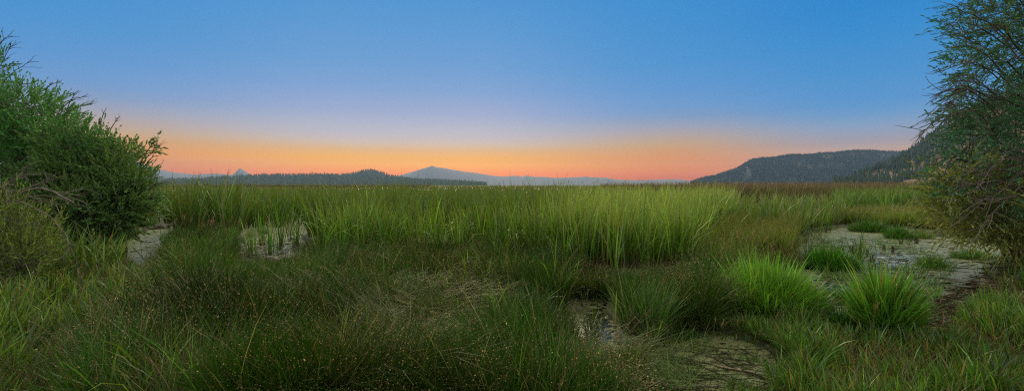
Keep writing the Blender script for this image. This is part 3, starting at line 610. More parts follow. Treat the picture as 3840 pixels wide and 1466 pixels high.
def stalks(n, x0, x1, y0, y1, h, label, group, wide=1.0):
    for i in range(n):
        g = G(R.uniform(x0, x1), R.uniform(y0, y1)); g[2] = max(-.05, float(gheight(g[0:1], g[1:2])[0]))
        stalk(int(R.integers(4)), g, float(h*R.uniform(.8, 1.2)), float(R.normal(0, .9)), float(R.normal(0, .12)), label, group)
stalks(34, 903, 950, 218, 227, 1.25, 'pale tan seed stalk at the foot of the right willow', 'tan seed stalks on the far pond bank')
stalks(28, 172, 236, 248, 258, .95, 'pale seed stalk between the left channel and left pond', 'pale seed stalks between left channel and pond')
stalks(14, 715, 790, 272, 292, .95, 'pinkish seed stalk behind the largest bright sedge tussock', 'pinkish seed stalks behind the bright tussock')
stalks(16, 60, 160, 268, 330, .70, 'tan seed stalk on the grassy left bank', 'tan seed stalks on the left bank')
stalks(9, 20, 100, 225, 262, 1.2, 'long pale seed stalk in front of the left willow', 'long seed stalks before the left willow')
stalks(12, 850, 1000, 320, 370, .55, 'short seed stalk on the lower right shore', 'short seed stalks on the right shore')
stalks(9, 700, 800, 330, 365, .5, 'short greenish seed stalk beside the dark bottom puddle', 'seed stalks beside the bottom puddle')
stalks(6, 480, 620, 262, 300, .85, 'thin pale stalk among rushes in the centre', 'thin stalks among the central rushes')

# ------------------------------------------------------------------ dead reed litter, sticks, stubs, mounds, logs
def litter(name, label, n, poly, L, r, cols, z=.012, up=.08, avoid=-1):
    P = scatter(n, poly, ponds=False); P[:, 2] = np.maximum(P[:, 2], 0)+z; N = len(P)
    a = R.normal(.15, .75, N); l = L*np.exp(R.normal(0, .45, N)); d = np.stack([np.cos(a), np.sin(a), R.normal(0, up, N)], 1)
    bnd = R.normal(0, .05, (N, 1))*l[:, None]*np.stack([-np.sin(a), np.cos(a), 0*a+.2], 1)
    path = np.stack([P-d*l[:, None]/2, P+bnd, P+d*l[:, None]/2], 1); path[:, :, 2] = np.maximum(path[:, :, 2], .004)
    rr = (r*np.exp(R.normal(0, .3, N)))[:, None]*np.array([1, .95, .7]); V, f = tubes(path, rr, 4)
    k = R.integers(0, len(cols), N); c = np.array(cols)[k]*np.exp(R.normal(0, .25, (N, 1)))
    return tag(mesh(name, V, f, M['dry'], col=np.repeat(c, 12, 0)), label, 'litter', kind='stuff')
DK = [(.035, .025, .018), (.05, .035, .022), (.025, .02, .014), (.09, .06, .035)]
litter('dead_reed_litter', 'thick mat of dead brown reed stalks on the right shore', 2600, [(930,300),(962,285),(990,272),(1020,262),(1180,250),(1180,350),(1020,350),(960,335),(915,352),(905,335)], .32, .0065, DK+[(.16, .095, .06)])
litter('floating_reed_litter', 'broken dark reed stalks floating across the right pond', 620, [(802,246),(830,238),(900,236),(965,240),(975,262),(960,300),(935,330),(905,330),(880,300),(850,284)], .30, .0065, DK)
litter('shore_straw', 'reddish straw and dead stalks under the lower right grass', 2200, [(820,352),(900,340),(1000,330),(1180,330),(1180,440),(800,440)], .30, .005, DK+[(.18, .10, .06), (.14, .08, .05)])
litter('bank_straw', 'dry straw lying under the left bank grass', 2000, [(-160,290),(120,280),(150,300),(110,370),(60,440),(-160,440)], .30, .004, [(.20, .13, .07), (.10, .06, .035), (.16, .12, .07)], up=.25)
litter('pond_bits', 'dark reed bits floating on the left pond and channel', 260, [(128,256),(140,230),(176,228),(240,244),(262,234),(302,230),(300,246),(284,262),(245,260),(170,262)], .26, .007, DK)
litter('puddle_straw', 'flattened green and straw stems lying over the bottom puddle', 380, [(620,350),(690,340),(790,352),(800,440),(620,440)], .55, .004, [(.06, .085, .02), (.10, .09, .04), (.05, .04, .02)], up=.12)
# individual sticks
def stick(label, px, py, L, r, ang, mat='stick', group=None, up=.03, knee=0.0):
    g = G(px, py); g[2] = max(0, float(gheight(g[0:1], g[1:2])[0]))+r*1.1
    d = np.array([math.cos(ang), math.sin(ang), up]); s = np.array([-math.sin(ang), math.cos(ang), 0]); t = np.linspace(-.5, .5, 6)
    path = (t[:, None]*L*d+(np.abs(t)*knee*L+R.normal(0, .012*L, 6))[:, None]*s)[None]; path[..., 2] += max(0, up)*L/2
    V, f = tubes(path, (r*np.linspace(1, .65, 6)*R.uniform(.9, 1.1, 6))[None], 6)
    o = mesh('stick', V, f, M[mat]); o.location = [float(v) for v in g]; return tag(o, label, 'stick', group)
for a in (
    ('dark stick floating at the left of the open water streak', 896, 260, 1.0, .018, .25), ('long dark stick in the middle of the right pond', 925, 277, .75, .02, .35),
    ('pair-end dark stick lying just below the long pond stick', 940, 284, .7, .02, .2), ('thin stick lying level across the right pond centre', 902, 273, .8, .012, .05),
    ('stick slanting at the near end of the right pond', 953, 303, .5, .016, .7), ('blunt dark stick by the reeds at the pond back', 878, 264, .5, .02, .5),
    ('dark stick aimed at the right willow on the pond surface', 948, 258, .6, .014, .4), ('short dark stick above the long pond stick', 934, 264, .5, .015, -.15)):
    stick(*a, group='dark sticks floating in the right pond')
for a in (
    ('pale forked stick lying on the mossy right shore', 977, 313, .60, .014, -1.0, 'palestick', None, .05, .25), ('pale upright reed stub at the near end of the right pond', 927, 298, .34, .014, 1.4, 'palestick', None, .9),
    ('light stick end under the right shore grass', 945, 325, .4, .013, -.4, 'palestick'), ('pale curved stick lying beside the rounded sedge tussock', 815, 285, .45, .011, .3, 'palestick', None, .1, .3),
    ('reddish stick lying in the dark bottom puddle', 735, 370, .42, .014, -.6, 'palestick'), ('short brown stick at the left of the bottom puddle', 684, 346, .12, .013, -.5, 'palestick'),
    ('small brown stick at the bottom edge of the puddle', 748, 385, .15, .011, .5, 'palestick'), ('thin brown stick at the right of the bottom puddle', 771, 380, .18, .013, -.9, 'palestick'),
    ('thin level stick above the bottom puddle', 712, 327, .35, .008, .02, 'palestick')): stick(*a)
# broken reed stubs
for i, (px, py) in enumerate(((812,254),(822,258),(834,262),(838,258),(846,262),(852,252),(861,268),(872,262),(892,252),(901,244),(910,241),(917,243),(884,250),(868,256),(842,250),(856,258))):
    g = G(px, py); m = 9; a = R.uniform(0, 6.28, m); b = R.normal(0, .035, (m, 2)); hh = R.uniform(.10, .26, m)
    path = np.stack([np.column_stack([b, 0*hh-.05]), np.column_stack([b+.02*np.stack([np.cos(a), np.sin(a)], 1), hh*.6]), np.column_stack([b+.06*np.stack([np.cos(a), np.sin(a)], 1), hh])], 1)
    V, f = tubes(path, np.tile([.012, .011, .008], (m, 1)), 5); o = mesh('reed_stub', V, f, M['stick']); o.location = [float(v) for v in g]
    tag(o, 'broken dark reed stub sticking up from the back of the right pond', 'reed stub', 'broken reed stubs in the right pond')
def mound(name, label, cat, px, py, rx, ry, rz, mat, seed):
    import bmesh
    bm = bmesh.new(); bmesh.ops.create_icosphere(bm, subdivisions=4, radius=1)
    for v in bm.verts:
        k = 1+.35*mnoise.noise(v.co*1.6+Vector((seed, 0, 0)))+.14*mnoise.noise(v.co*5+Vector((0, seed, 0))); v.co = Vector((v.co.x*rx*k, v.co.y*ry*k, v.co.z*rz*k))
    me = bpy.data.meshes.new(name); bm.to_mesh(me); bm.free(); me.materials.append(M[mat]); me.polygons.foreach_set('use_smooth', [True]*len(me.polygons))
    o = bpy.data.objects.new(name, me); COL.objects.link(o); g = G(px, py); o.location = [float(v) for v in g]; return tag(o, label, cat)
mound('mud_mound', 'grey mud mound at the near end of the left pond', 'mud mound', 262, 264, .62, .45, .22, 'mud', 3)
mound('mud_mound', 'dark mud mound where the cattails meet the left channel', 'mud mound', 157, 228, .6, .5, .28, 'mud', 8)
mound('earth_clod', 'dark earth clod beside the bottom puddle', 'earth clod', 655, 372, .14, .1, .06, 'mud', 11)
def log(label, px, py, L, r, ang, seed, z=.12):
    rg = np.random.default_rng(seed); g = G(px, py); g[2] = z; t = np.linspace(-.5, .5, 9); d = np.array([math.cos(ang), math.sin(ang), .02])
    path = (t[:, None]*L*d+np.column_stack([rg.normal(0, .01, 9), rg.normal(0, .02, 9), rg.normal(0, .01, 9)]))[None]
    V, f = tubes(path, (r*rg.uniform(.75, 1.15, 9)*np.array([.5, .9, 1, 1, 1, 1, .95, .8, .4]))[None], 9); o = mesh('log', V, f, M['log'], smooth=True); o.location = [float(v) for v in g]
    tag(o, label, 'log', 'weathered log pieces on the left bank')
log('pale weathered log under the left bank grass, the longest piece', 118, 290, 1.5, .06, .12, 1, .26)
log('broken log end left of the longest pale log', 85, 295, .8, .07, .35, 2, .25)
log('splintered log piece right of the longest pale log', 142, 285, .7, .05, -.05, 3, .22)
log('dark log half sunk in grass at the left frame edge', 12, 300, .9, .08, .1, 4, .25)
# broad-leaved plants
def leafy(name, label, px, py, h, nl, L, w, col, stemcol, seed, up=.6):
    g = G(px, py); g[2] = max(0, float(gheight(g[0:1], g[1:2])[0])); e = empty(name, g); tag(e, label, 'plant'); rg = np.random.default_rng(seed)
    V, f = tubes(np.array([[[0, 0, -.05], [.01, 0, h*.5], [.03, .01, h]]]), np.array([[.006, .005, .003]]), 4); mesh('stem', V, f, M['grass'], e, col=np.tile(stemcol, (len(V), 1)))
    t = np.linspace(.15, 1, nl); a = np.arange(nl)*2.4+rg.uniform(0, 6)
    P = np.stack([.03*t, .01*t, h*t], 1); V, f, C = blades(P, L*(1.1-.5*t), np.full(nl, w), a, 1.1-up*t, np.full(nl, .7), rgbn(col, nl, .12), None, 5, None, 'lance', a+math.pi/2)
    mesh('leaves', V, f, M['grass'], e, col=C)
leafy('broadleaf_weed', 'broad pale green leaves of a weed at the bottom edge', 355, 387, .22, 6, .26, .065, (.10, .22, .06), (.09, .16, .04), 1)
leafy('leafy_weed', 'tall yellow-green leafy weed in front of the left willow', 92, 284, 1.05, 34, .15, .03, (.15, .24, .03), (.10, .12, .04), 2)
leafy('leafy_weed', 'shorter yellow-green leafy weed beside the tall one', 101, 286, .8, 26, .13, .028, (.14, .24, .03), (.10, .12, .04), 3)

# ------------------------------------------------------------------ willows
def willow(name, label, cat, base, blobs, nlimb, ntwig, leafL, leafW, cols, seed, bare=(), up=.5, twigL=(.35, .8), nleaf=16, barkmat='bark', limb_r=.05, leafmatn='willow', upbend=.3, shell=.55):
    global R; R0 = R; R = np.random.default_rng(seed)
    e = empty(name, (float(base[0]), float(base[1]), 0)); tag(e, label, cat); b0 = np.array([base[0], base[1], 0.])
    B = np.array([[*(W(px, py, Y)-b0), rp/F*Y, rq/F*Y, ry] for (px, py, Y, rp, rq, ry) in blobs])       # centre, radii x z y
    wgt = B[:, 3]*B[:, 4]*B[:, 5]**.5; wgt /= wgt.sum()
    def inside(n, lo=0.):
        k = R.choice(len(B), n, p=wgt); d = R.normal(0, 1, (n, 3)); d /= np.linalg.norm(d, axis=1, keepdims=True)
        q = (lo+(1-lo)*R.uniform(0, 1, n)**.5)[:, None]
        off = d*q*B[k][:, [3, 5, 4]]*(1+.25*(vnoise(d[:, 0]*3+k, d[:, 2]*3+d[:, 1], 5)-.5)[:, None]); return B[k, :3]+off, off, k
    tb = MB()
    # limbs from the foot
    T, _, _ = inside(nlimb, 0); K = 9; t = np.linspace(0, 1, K)
    s0 = np.column_stack([R.normal(0, .25, nlimb), R.normal(0, .25, nlimb), 0*T[:, 0]-.05])
    mid = (s0+T)/2+np.column_stack([R.normal(0, .2, nlimb), R.normal(0, .2, nlimb), .25*np.linalg.norm(T-s0, axis=1)])
    path = ((1-t)**2)[None, :, None]*s0[:, None]+(2*t*(1-t))[None, :, None]*mid[:, None]+(t**2)[None, :, None]*T[:, None]
    path[:, 1:] += R.normal(0, .035, (nlimb, K-1, 3))
    V, f = tubes(path, limb_r*(1-.75*t)[None]*R.uniform(.6, 1.2, (nlimb, 1)), 5); tb.add(V, f); nodes = path[:, 2:].reshape(-1, 3)
    def connect(P, n_k, r0, r1, sag):
        nonlocal nodes
        out = []
        for s in range(0, len(P), 1500):
            d = ((P[s:s+1500, None]-nodes[None])**2).sum(2)+2.0*np.maximum(0, nodes[None, :, 2]-P[s:s+1500, None, 2])**2; out.append(nodes[d.argmin(1)])
        A = np.concatenate(out); L = np.linalg.norm(P-A, axis=1); tt = np.linspace(0, 1, n_k)
        m = (A+P)/2+np.column_stack([R.normal(0, .1, len(P))*L, R.normal(0, .1, len(P))*L, sag*L])
        return ((1-tt)**2)[None, :, None]*A[:, None]+(2*tt*(1-tt))[None, :, None]*m[:, None]+(tt**2)[None, :, None]*P[:, None]
    for nb, r0, r1 in ((nlimb*6, .018, .008), (nlimb*24, .009, .004)):
        P, _, _ = inside(nb, .1); p = connect(P, 5, r0, r1, .18); V, f = tubes(p, np.linspace(r0, r1, 5)[None]*R.uniform(.7, 1.2, (nb, 1)), 4); tb.add(V, f); nodes = np.concatenate([nodes, p[:, 1:].reshape(-1, 3)])
    # leafy twigs
    P, off, k = inside(ntwig, shell); p = connect(P, 4, 0, 0, .1); tw = MB(); V, f = tubes(p, np.linspace(.005, .003, 4)[None]*np.ones((ntwig, 1)), 3); tb.add(V, f)
    d = off/(np.linalg.norm(off, axis=1, keepdims=True)+1e-6)*.8+np.array([0, 0, up])+R.normal(0, .35, (ntwig, 3)); d /= np.linalg.norm(d, axis=1, keepdims=True)
    L = R.uniform(*twigL, ntwig); tt = np.linspace(0, 1, 6); bz = R.normal(upbend, .3, ntwig)
    pt = P[:, None]+d[:, None]*(L[:, None]*tt)[:, :, None]; pt[:, :, 2] += (bz*L)[:, None]*(tt**2)*.5
    V, f = tubes(pt, np.linspace(.004, .0015, 6)[None]*np.ones((ntwig, 1)), 3); tw.add(V, f)
    n = nleaf; u = np.linspace(.08, 1, n)[None]+R.uniform(-.03, .03, (ntwig, n)); u = u.clip(0, 1)
    i0 = np.minimum((u*5).astype(int), 4); fr = u*5-i0; ar = np.arange(ntwig)[:, None]
    LP = pt[ar, i0]*(1-fr)[..., None]+pt[ar, i0+1]*fr[..., None]; dirt = pt[ar, i0+1]-pt[ar, i0]; dirt /= np.linalg.norm(dirt, axis=2, keepdims=True)+1e-9
    side = R.normal(0, 1, (ntwig, n, 3)); side -= (side*dirt).sum(2, keepdims=True)*dirt; side /= np.linalg.norm(side, axis=2, keepdims=True)+1e-9
    ld = dirt*.75+side*.75*(1.1-u)[..., None]+np.array([0, 0, -.05]); ld /= np.linalg.norm(ld, axis=2, keepdims=True)
    ls = np.cross(ld, R.normal(0, 1, (ntwig, n, 3))); ls /= np.linalg.norm(ls, axis=2, keepdims=True)+1e-9; nr = np.cross(ld, ls)
    A = LP.reshape(-1, 3); D = ld.reshape(-1, 3); Sd = ls.reshape(-1, 3); Nn = nr.reshape(-1, 3); m = len(A)
    ll = (leafL*R.uniform(.6, 1.2, m)*(1.15-.5*u.reshape(-1)))[:, None]; lw = leafW*R.uniform(.75, 1.2, (m, 1))*.5; cv = R.normal(.06, .08, (m, 1))
    V = np.stack([A, A+D*ll*.35-Sd*lw+Nn*cv*ll*.5, A+D*ll*.35+Sd*lw+Nn*cv*ll*.5, A+D*ll*.72-Sd*lw*.7+Nn*cv*ll*.6, A+D*ll*.72+Sd*lw*.7+Nn*cv*ll*.6, A+D*ll], 1)
    o = (np.arange(m)*6)[:, None]; faces = [np.concatenate([o, o+2, o+1], 1), np.concatenate([o+1, o+2, o+4, o+3], 1), np.concatenate([o+3, o+4, o+5], 1)]
    cw = cols(P+b0, m, n); C = np.repeat(cw, 6, 0)
    mesh('crown', V.reshape(-1, 3), faces, M[leafmatn], e, col=C)
    # bare shoots reaching out
    if len(bare):
        Pb = []; 
        for (x0, y0, Y0, x1, y1, Y1, sg) in bare:
            a = W(x0, y0, Y0)-b0; b = W(x1, y1, Y1)-b0; tt = np.linspace(0, 1, 9)[:, None]; w_ = R.normal(0, .02, (9, 3))*np.linalg.norm(b-a)*tt
            Pb.append(a+(b-a)*tt+np.array([0, 0, 1])*sg*4*tt*(1-tt)+w_)
        Pb = np.array(Pb); V, f = tubes(Pb, np.linspace(.018, .006, 9)[None]*np.ones((len(Pb), 1)), 4); bb = MB(); bb.add(V, f)
        q = []
        for pth in Pb:
            for j in range(int(R.integers(4, 8))):
                i = int(R.integers(3, 8)); dd = pth[i]-pth[i-1]; L = float(np.linalg.norm(pth[-1]-pth[0]))*R.uniform(.12, .34); dd = dd/np.linalg.norm(dd)+R.normal(0, .45, 3); dd /= np.linalg.norm(dd)
                tt = np.linspace(0, 1, 5)[:, None]; q.append(pth[i]+dd*L*tt+R.normal(0, .02, (5, 3))*tt*L*2+np.array([0, 0, R.normal(0, .1)])*L*tt**2)
        q = np.array(q); V, f = tubes(q, np.linspace(.009, .004, 5)[None]*np.ones((len(q), 1)), 3); bb.add(V, f)
        tw.add(np.concatenate(bb.V), [np.concatenate(v) for v in bb.F.values()])
    mesh('twigs', np.concatenate(tw.V), [np.concatenate(v) for v in tw.F.values()], M[barkmat], e)
    mesh('trunk', np.concatenate(tb.V), [np.concatenate(v) for v in tb.F.values()], M[barkmat], e, smooth=True)
    R = R0; return e
def cols_mix(palette, sc=.9, seed=3, j=.22):
    def fn(P, m, n):
        g = vnoise(P[:, 0]*sc+P[:, 1]*.5, P[:, 2]*sc, seed)[:, None]; a, b = [np.array(c) for c in palette]
        c = a*(1-g)+b*g; c = np.repeat(c, n, 0); return np.clip(c*np.exp(R.normal(0, j, (m, 1)))*np.exp(R.normal(0, .07, (m, 3))), .002, .8)
    return fn
# left: tall willow behind, round willow in front, small olive one low at the edge
willow('willow_tree', 'tall green willow filling the left edge of the photo', 'willow', (-17.5, 14.2),
    [(-70,150,14.5,70,66,2.0),(2,120,14,34,30,1.5),(30,116,14,20,24,1.2),(46,135,14,18,22,1.1),(10,165,13.6,50,38,1.5),(62,158,14,22,24,1.2),(-30,205,13.5,60,40,1.6),(15,215,12.6,34,30,1.2),(-22,70,15,14,26,.7),(68,138,13.6,16,16,1.0)],
    22, 4300, .15, .040, cols_mix([(.045, .19, .06), (.095, .26, .06)]), 21,
    bare=[(-8,60,14,12,36,14,.2),(-5,80,14,17,40,14,.2),(-4,95,14,38,62,14,.3),(0,100,14,36,84,14,.2),(60,110,14,84,96,14,.1),(62,116,14,92,104,14,.1),(66,112,14,78,90,14,.1),(45,90,14,62,82,14,.1)], limb_r=.07)
willow('willow_tree', 'rounded willow bush beside the left water channel', 'willow', (-12.6, 13.4),
    [(88,166,13,22,26,1.1),(76,146,13.2,13,13,.9),(112,178,13,18,20,1.1),(140,148,13,6,5,.5),(124,152,13,9,6,.5),(130,184,12.9,12,12,.7),(98,208,12.8,34,32,1.2),(126,204,12.8,16,22,.9),(66,200,13,30,38,1.2),(96,136,13,6,6,.4)],
    20, 2500, .15, .044, cols_mix([(.055, .17, .05), (.14, .25, .07)], seed=7), 22,
    bare=[(140,165,13,158,138,13,.1),(140,168,13,160,146,13,.1),(142,172,13,159,155,13,.15),(150,200,13,163,160,13,-.1),(100,125,13,106,108,13,.05),(110,130,13,121,116,13,.05),(148,190,13,172,182,13,.1)], up=.35, twigL=(.25, .6))
willow('willow_shrub', 'small olive willow shrub low at the left frame edge', 'shrub', (-9.8, 8.2),
    [(-10,245,8.2,40,40,.8),(20,262,8.2,18,22,.6),(-50,235,8.4,40,40,.9)], 12, 700, .12, .022, cols_mix([(.10, .19, .04), (.20, .27, .06)], seed=9), 23, up=1.0, twigL=(.3, .6))
# right
willow('willow_tree', 'large dark willow reaching in from the right frame edge', 'willow', (15.0, 10.6),
    [(1075,30,10.5,88,95,1.8),(1015,60,10,45,70,1.3),(1010,10,10,38,40,1.2),(1030,130,10,62,55,1.4),(985,150,9.8,32,36,1.0),(1090,150,10.5,80,80,1.8),(975,105,9.8,16,22,.7),(955,170,9.6,18,20,.6),(1010,175,9.6,40,35,1.0)],
    26, 2800, .15, .025, cols_mix([(.035, .14, .07), (.075, .21, .10)], seed=11), 24,
    bare=[(1010,40,9.8,938,10,9.6,.25),(1005,45,9.8,945,25,9.6,.2),(1000,60,9.8,941,34,9.6,.15),(1005,75,9.8,944,50,9.6,.3),(1000,80,9.8,950,65,9.6,.2),(995,95,9.8,948,76,9.6,.2),(1000,100,9.8,943,88,9.6,.3),
          (1000,110,9.6,925,106,9.4,.5),(1005,112,9.6,928,118,9.4,.55),(1000,120,9.6,926,126,9.3,.6),(990,125,9.6,920,140,9.3,.55),(985,130,9.5,915,145,9.3,.5),(1000,115,9.5,935,96,9.4,.35),(990,105,9.5,930,100,9.4,.3),(1010,135,9.5,922,150,9.2,.7),(1000,100,9.6,934,112,9.4,.3),(1020,60,9.5,960,5,9.6,.2),(1015,90,9.6,938,72,9.4,.4)],
    up=.1, upbend=-.1, twigL=(.35, .75), limb_r=.06, shell=.3)
willow('willow_shrub', 'olive yellow willow shrub under the dark right willow', 'shrub', (13.6, 11.2),
    [(1060,205,10.8,75,42,1.3),(1000,205,10.4,40,34,1.1),(965,190,10,22,20,.7),(972,212,10.2,20,20,.7),(1010,228,10.2,30,16,.9),(948,184,9.9,8,10,.4)],
    20, 1900, .135, .032, cols_mix([(.15, .23, .05), (.32, .33, .08)], seed=13), 25, barkmat='greybark', up=.25, upbend=-.3,
    bare=[(1030,175,9.5,946,205,9.2,.3),(1030,180,9.4,950,185,9.2,.3),(1020,190,9.4,955,228,9.1,.3),(1040,160,9.4,965,176,9.1,.2),(1035,200,9.3,958,190,9.1,.3),(1060,170,9.2,985,215,9,.5),(1050,185,9.2,972,240,9,.4),(1040,150,9.2,975,195,9,.4),(1060,205,9.2,962,212,9,.3)])
def branchy(name, label, segs, seed, Y, r0, mat='greybark'):
    rg = np.random.default_rng(seed); mb = MB(); o0 = W(-30, 200, Y); e = empty(name, (float(o0[0]), float(o0[1]), float(o0[2]))); tag(e, label, 'dead branch')
    def emit(p, r, depth):
        L = np.linalg.norm(p[-1]-p[0]); V, f = tubes(p[None], np.linspace(r, r*.45, len(p))[None], 6 if depth == 0 else 4); mb_ = mains if depth == 0 else mb; mb_.add(V, f)
        if depth >= 3: return
        for j in range(int(rg.integers(3, 6))):
            i = int(rg.integers(2, len(p))); i = min(i, len(p)-1); d = p[i]-p[i-1]; d /= np.linalg.norm(d)+1e-9; d = d+rg.normal(0, .5, 3)*[1, .7, 1]; d /= np.linalg.norm(d); l = L*rg.uniform(.25, .5); t = np.linspace(0, 1, 6)[:, None]
            emit(p[i]+d*l*t+rg.normal(0, .04, (6, 3))*l*t+np.array([0, 0, -.15*l])*t**2, r*.42, depth+1)
    mains = MB()
    for s in segs:
        pts = np.array([W(x, y, Y+dy) for x, y, dy in s])-o0; t = np.linspace(0, 1, len(pts)); tt = np.linspace(0, 1, 9)
        p = np.stack([np.interp(tt, t, pts[:, k]) for k in range(3)], 1); p[1:-1] += rg.normal(0, .012, (7, 3)); emit(p, r0, 0)
    mesh('limb', np.concatenate(mains.V), [np.concatenate(v) for v in mains.F.values()], M[mat], e, smooth=True)
    mesh('twigs', np.concatenate(mb.V), [np.concatenate(v) for v in mb.F.values()], M[mat], e)
branchy('dead_branch', 'bare grey fallen branch poking in from the left edge', [
    [(-60,218,0), (-10,206,0), (10,200,-.2), (28,203,-.3), (47,214,-.4)], [(-60,205,.2), (-5,194,.1), (22,190,0), (40,183,0)], [(10,200,-.2), (16,192,-.3), (45,186,-.3), (74,202,-.4)],
    [(-60,200,.2), (0,188,.1), (16,180,.1), (24,168,.2)]], 5, 8.6, .026)

HZ_K = 1.35e-4
# ------------------------------------------------------------------ air
hz = mesh('haze', np.array([[x, y, z] for x in (-5300, 5300) for y in (-5300, 5300) for z in (-1.6, 290)]),
          [np.array([[0, 1, 3, 2], [4, 6, 7, 5], [0, 4, 5, 1], [2, 3, 7, 6], [0, 2, 6, 4], [1, 5, 7, 3]])], bpy.data.materials.new('haze_air')); hz['kind'] = 'stuff'; hz['label'] = 'thin blue evening haze over the marsh and hills'; hz['category'] = 'haze'
nt = hz.data.materials[0]; nt.use_nodes = True; nt = nt.node_tree; nt.nodes.clear(); out = nt.nodes.new('ShaderNodeOutputMaterial'); pv = nt.nodes.new('ShaderNodeVolumePrincipled')
pv.inputs['Density'].default_value = HZ_K; pv.inputs['Color'].default_value = (.24, .37, .58, 1); pv.inputs['Anisotropy'].default_value = .3
nt.links.new(pv.outputs[0], out.inputs['Volume'])

# ------------------------------------------------------------------ sky, sun, camera
w = bpy.data.worlds.new('World'); S.world = w; w.use_nodes = True; nt = w.node_tree; nt.nodes.clear(); n = nt.nodes; l = nt.links
HZ_I = [np.array([.31, .38, .44]), np.array([.25, .33, .40]), np.array([.18, .28, .38])]
def lin(c): return [((v/255+.055)/1.055)**2.4 if v > 10 else v/255/12.92 for v in c]
tc = n.new('ShaderNodeTexCoord'); nv = n.new('ShaderNodeVectorMath'); nv.operation = 'NORMALIZE'; l.new(tc.outputs['Generated'], nv.inputs[0]); sx = n.new('ShaderNodeSeparateXYZ'); l.new(nv.outputs[0], sx.inputs[0])
def math_(op, a, b=None):
    m = n.new('ShaderNodeMath'); m.operation = op
    for i, v in enumerate((a, b)):
        if v is None: continue
        if isinstance(v, (int, float)): m.inputs[i].default_value = v
        else: l.new(v, m.inputs[i])
    return m.outputs[0]
el = math_('MULTIPLY', math_('ARCSINE', sx.outputs[2]), 180/math.pi)           # elevation in degrees
az = math_('MULTIPLY', math_('ARCTAN2', sx.outputs[0], sx.outputs[1]), 180/math.pi)
def ramp(stops, hi=0):
    r = n.new('ShaderNodeValToRGB'); e = r.color_ramp.elements; r.color_ramp.interpolation = 'B_SPLINE' if False else 'LINEAR'
    mr = n.new('ShaderNodeMapRange'); mr.inputs[1].default_value = -2; mr.inputs[2].default_value = 38; l.new(el, mr.inputs[0]); l.new(mr.outputs[0], r.inputs[0])
    for i, (a, c) in enumerate(stops):
        p = (a+2)/40
        k = e[0] if i == 0 else (e[-1] if i == len(stops)-1 else e.new(p)); k.position = p
        T = math.exp(-HZ_K*min(5300, 288/max(math.tan(math.radians(a)), 1e-3))); v = (np.array(lin(c))-HZ_I[hi]*(1-T))/T
        k.color = (*[max(float(x), .0)/2.5 for x in v], 1)      # the sky beyond the haze
    return r.outputs[0]
SKY_GLOW = [(-1, (254,150,70)), (1.4, (254,166,70)), (2.1, (254,180,74)), (2.7, (252,190,84)), (3.4, (244,188,100)), (4.4, (226,188,148)), (5.4, (206,193,184)), (6.4, (191,190,200)), (7.7, (178,185,204)), (9.2, (160,175,208)), (12, (132,167,211)), (15, (113,161,211)), (19, (97,156,211)), (23, (84,150,209)), (28, (70,140,200))]
SKY_MID = [(-1, (200,128,132)), (.8, (212,138,124)), (1.7, (224,152,104)), (2.6, (224,159,104)), (3.7, (214,160,126)), (5.1, (196,168,142)), (7, (164,166,180)), (8.4, (133,160,196)), (9.7, (116,158,206)), (12, (100,154,208)), (15, (84,150,208)), (18.3, (74,146,207)), (22, (65,143,207)), (28, (52,130,198))]
SKY_SIDE = [(-1, (215,150,135)), (1.5, (212,155,140)), (2.8, (198,162,152)), (3.8, (180,165,164)), (4.4, (163,161,172)), (5.2, (150,161,184)), (6.1, (135,162,195)), (7.3, (110,157,202)), (8.5, (94,152,206)), (11.5, (77,147,206)), (15, (61,142,206)), (18, (50,136,205)), (23, (44,131,203)), (28, (36,118,192))]
SKY_BACK_FILL = [(-1, (215,195,185)), (5, (240,220,205)), (14, (225,222,215)), (28, (215,220,220))]  # unseen sky behind the camera, brightened as fill for the foreground
gA, gM, gB, gC = ramp(SKY_GLOW, 0), ramp(SKY_MID, 1), ramp(SKY_SIDE, 2), ramp(SKY_BACK_FILL, 2)
daz = math_('ABSOLUTE', math_('ADD', az, 13.0))
def mrange(x, a, b):
    m = n.new('ShaderNodeMapRange'); m.interpolation_type = 'SMOOTHSTEP'; m.inputs[1].default_value = a; m.inputs[2].default_value = b; l.new(x, m.inputs[0]); return m.outputs[0]
def mixc(f, a, b):
    m = n.new('ShaderNodeMix'); m.data_type = 'RGBA'; l.new(f, m.inputs[0]); l.new(a, m.inputs[6]); l.new(b, m.inputs[7]); return m.outputs[2]
c = mixc(mrange(daz, 7, 36), gA, gM); c = mixc(mrange(daz, 32, 53), c, gB); c = mixc(mrange(daz, 75, 130), c, gC)
high = ramp([(26, (0,0,0)), (38, (255,255,255))]) if False else mrange(el, 23, 32)
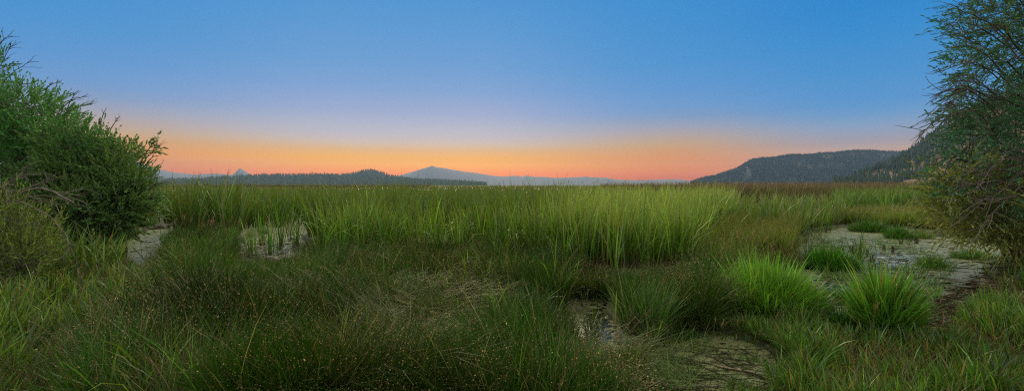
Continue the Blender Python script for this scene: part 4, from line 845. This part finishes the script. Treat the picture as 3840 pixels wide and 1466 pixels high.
vz = n.new('ShaderNodeRGB'); vz.outputs[0].default_value = (1.05/2.5, 1.0/2.5, .84/2.5, 1); c = mixc(high, c, vz.outputs[0])  # unseen overhead sky, brightened as warm fill on the marsh
bg = n.new('ShaderNodeBackground'); l.new(c, bg.inputs[0]); bg.inputs[1].default_value = 2.5
sky = n.new('ShaderNodeTexSky'); sky.sky_type = 'NISHITA'; sky.sun_disc = False; SUN_EL, SUN_AZ = math.radians(19), math.radians(-7); sky.sun_elevation = math.radians(1.5); sky.sun_rotation = SUN_AZ; sky.dust_density = 2
b2 = n.new('ShaderNodeBackground'); l.new(sky.outputs[0], b2.inputs[0]); b2.inputs[1].default_value = .004
ad = n.new('ShaderNodeAddShader'); l.new(bg.outputs[0], ad.inputs[0]); l.new(b2.outputs[0], ad.inputs[1]); ow = n.new('ShaderNodeOutputWorld'); l.new(ad.outputs[0], ow.inputs[0])
sd = bpy.data.lights.new('sun', 'SUN'); sd.energy = 2.4; sd.angle = math.radians(32); sd.color = (1, .80, .52); so = bpy.data.objects.new('sun', sd); COL.objects.link(so)
so.rotation_euler = Vector((math.sin(SUN_AZ)*math.cos(SUN_EL), math.cos(SUN_AZ)*math.cos(SUN_EL), math.sin(SUN_EL))).to_track_quat('Z', 'Y').to_euler()
cd = bpy.data.cameras.new('camera'); cd.sensor_width = 36; cd.lens = 36*F/1024; cd.clip_start = .05; cd.clip_end = 40000; cd.shift_y = (HY-195)/1024
co = bpy.data.objects.new('camera', cd); COL.objects.link(co); co.location = (0, 0, H); co.rotation_euler = (math.radians(90), 0, 0); S.camera = co
S.view_settings.view_transform = 'Standard'; S.view_settings.look = 'None'; S.view_settings.exposure = 0; S.view_settings.gamma = 1
S.render.engine = 'CYCLES'; cy = S.cycles; cy.max_bounces = 6; cy.diffuse_bounces = 3; cy.glossy_bounces = 2; cy.transmission_bounces = 4; cy.volume_bounces = 1; cy.transparent_max_bounces = 4; cy.use_denoising = False; cy.use_adaptive_sampling = False; cy.pixel_filter_type = 'BLACKMAN_HARRIS'; cy.filter_width = 1.2; cy.caustics_reflective = False; cy.caustics_refractive = False; cy.sample_clamp_indirect = 4
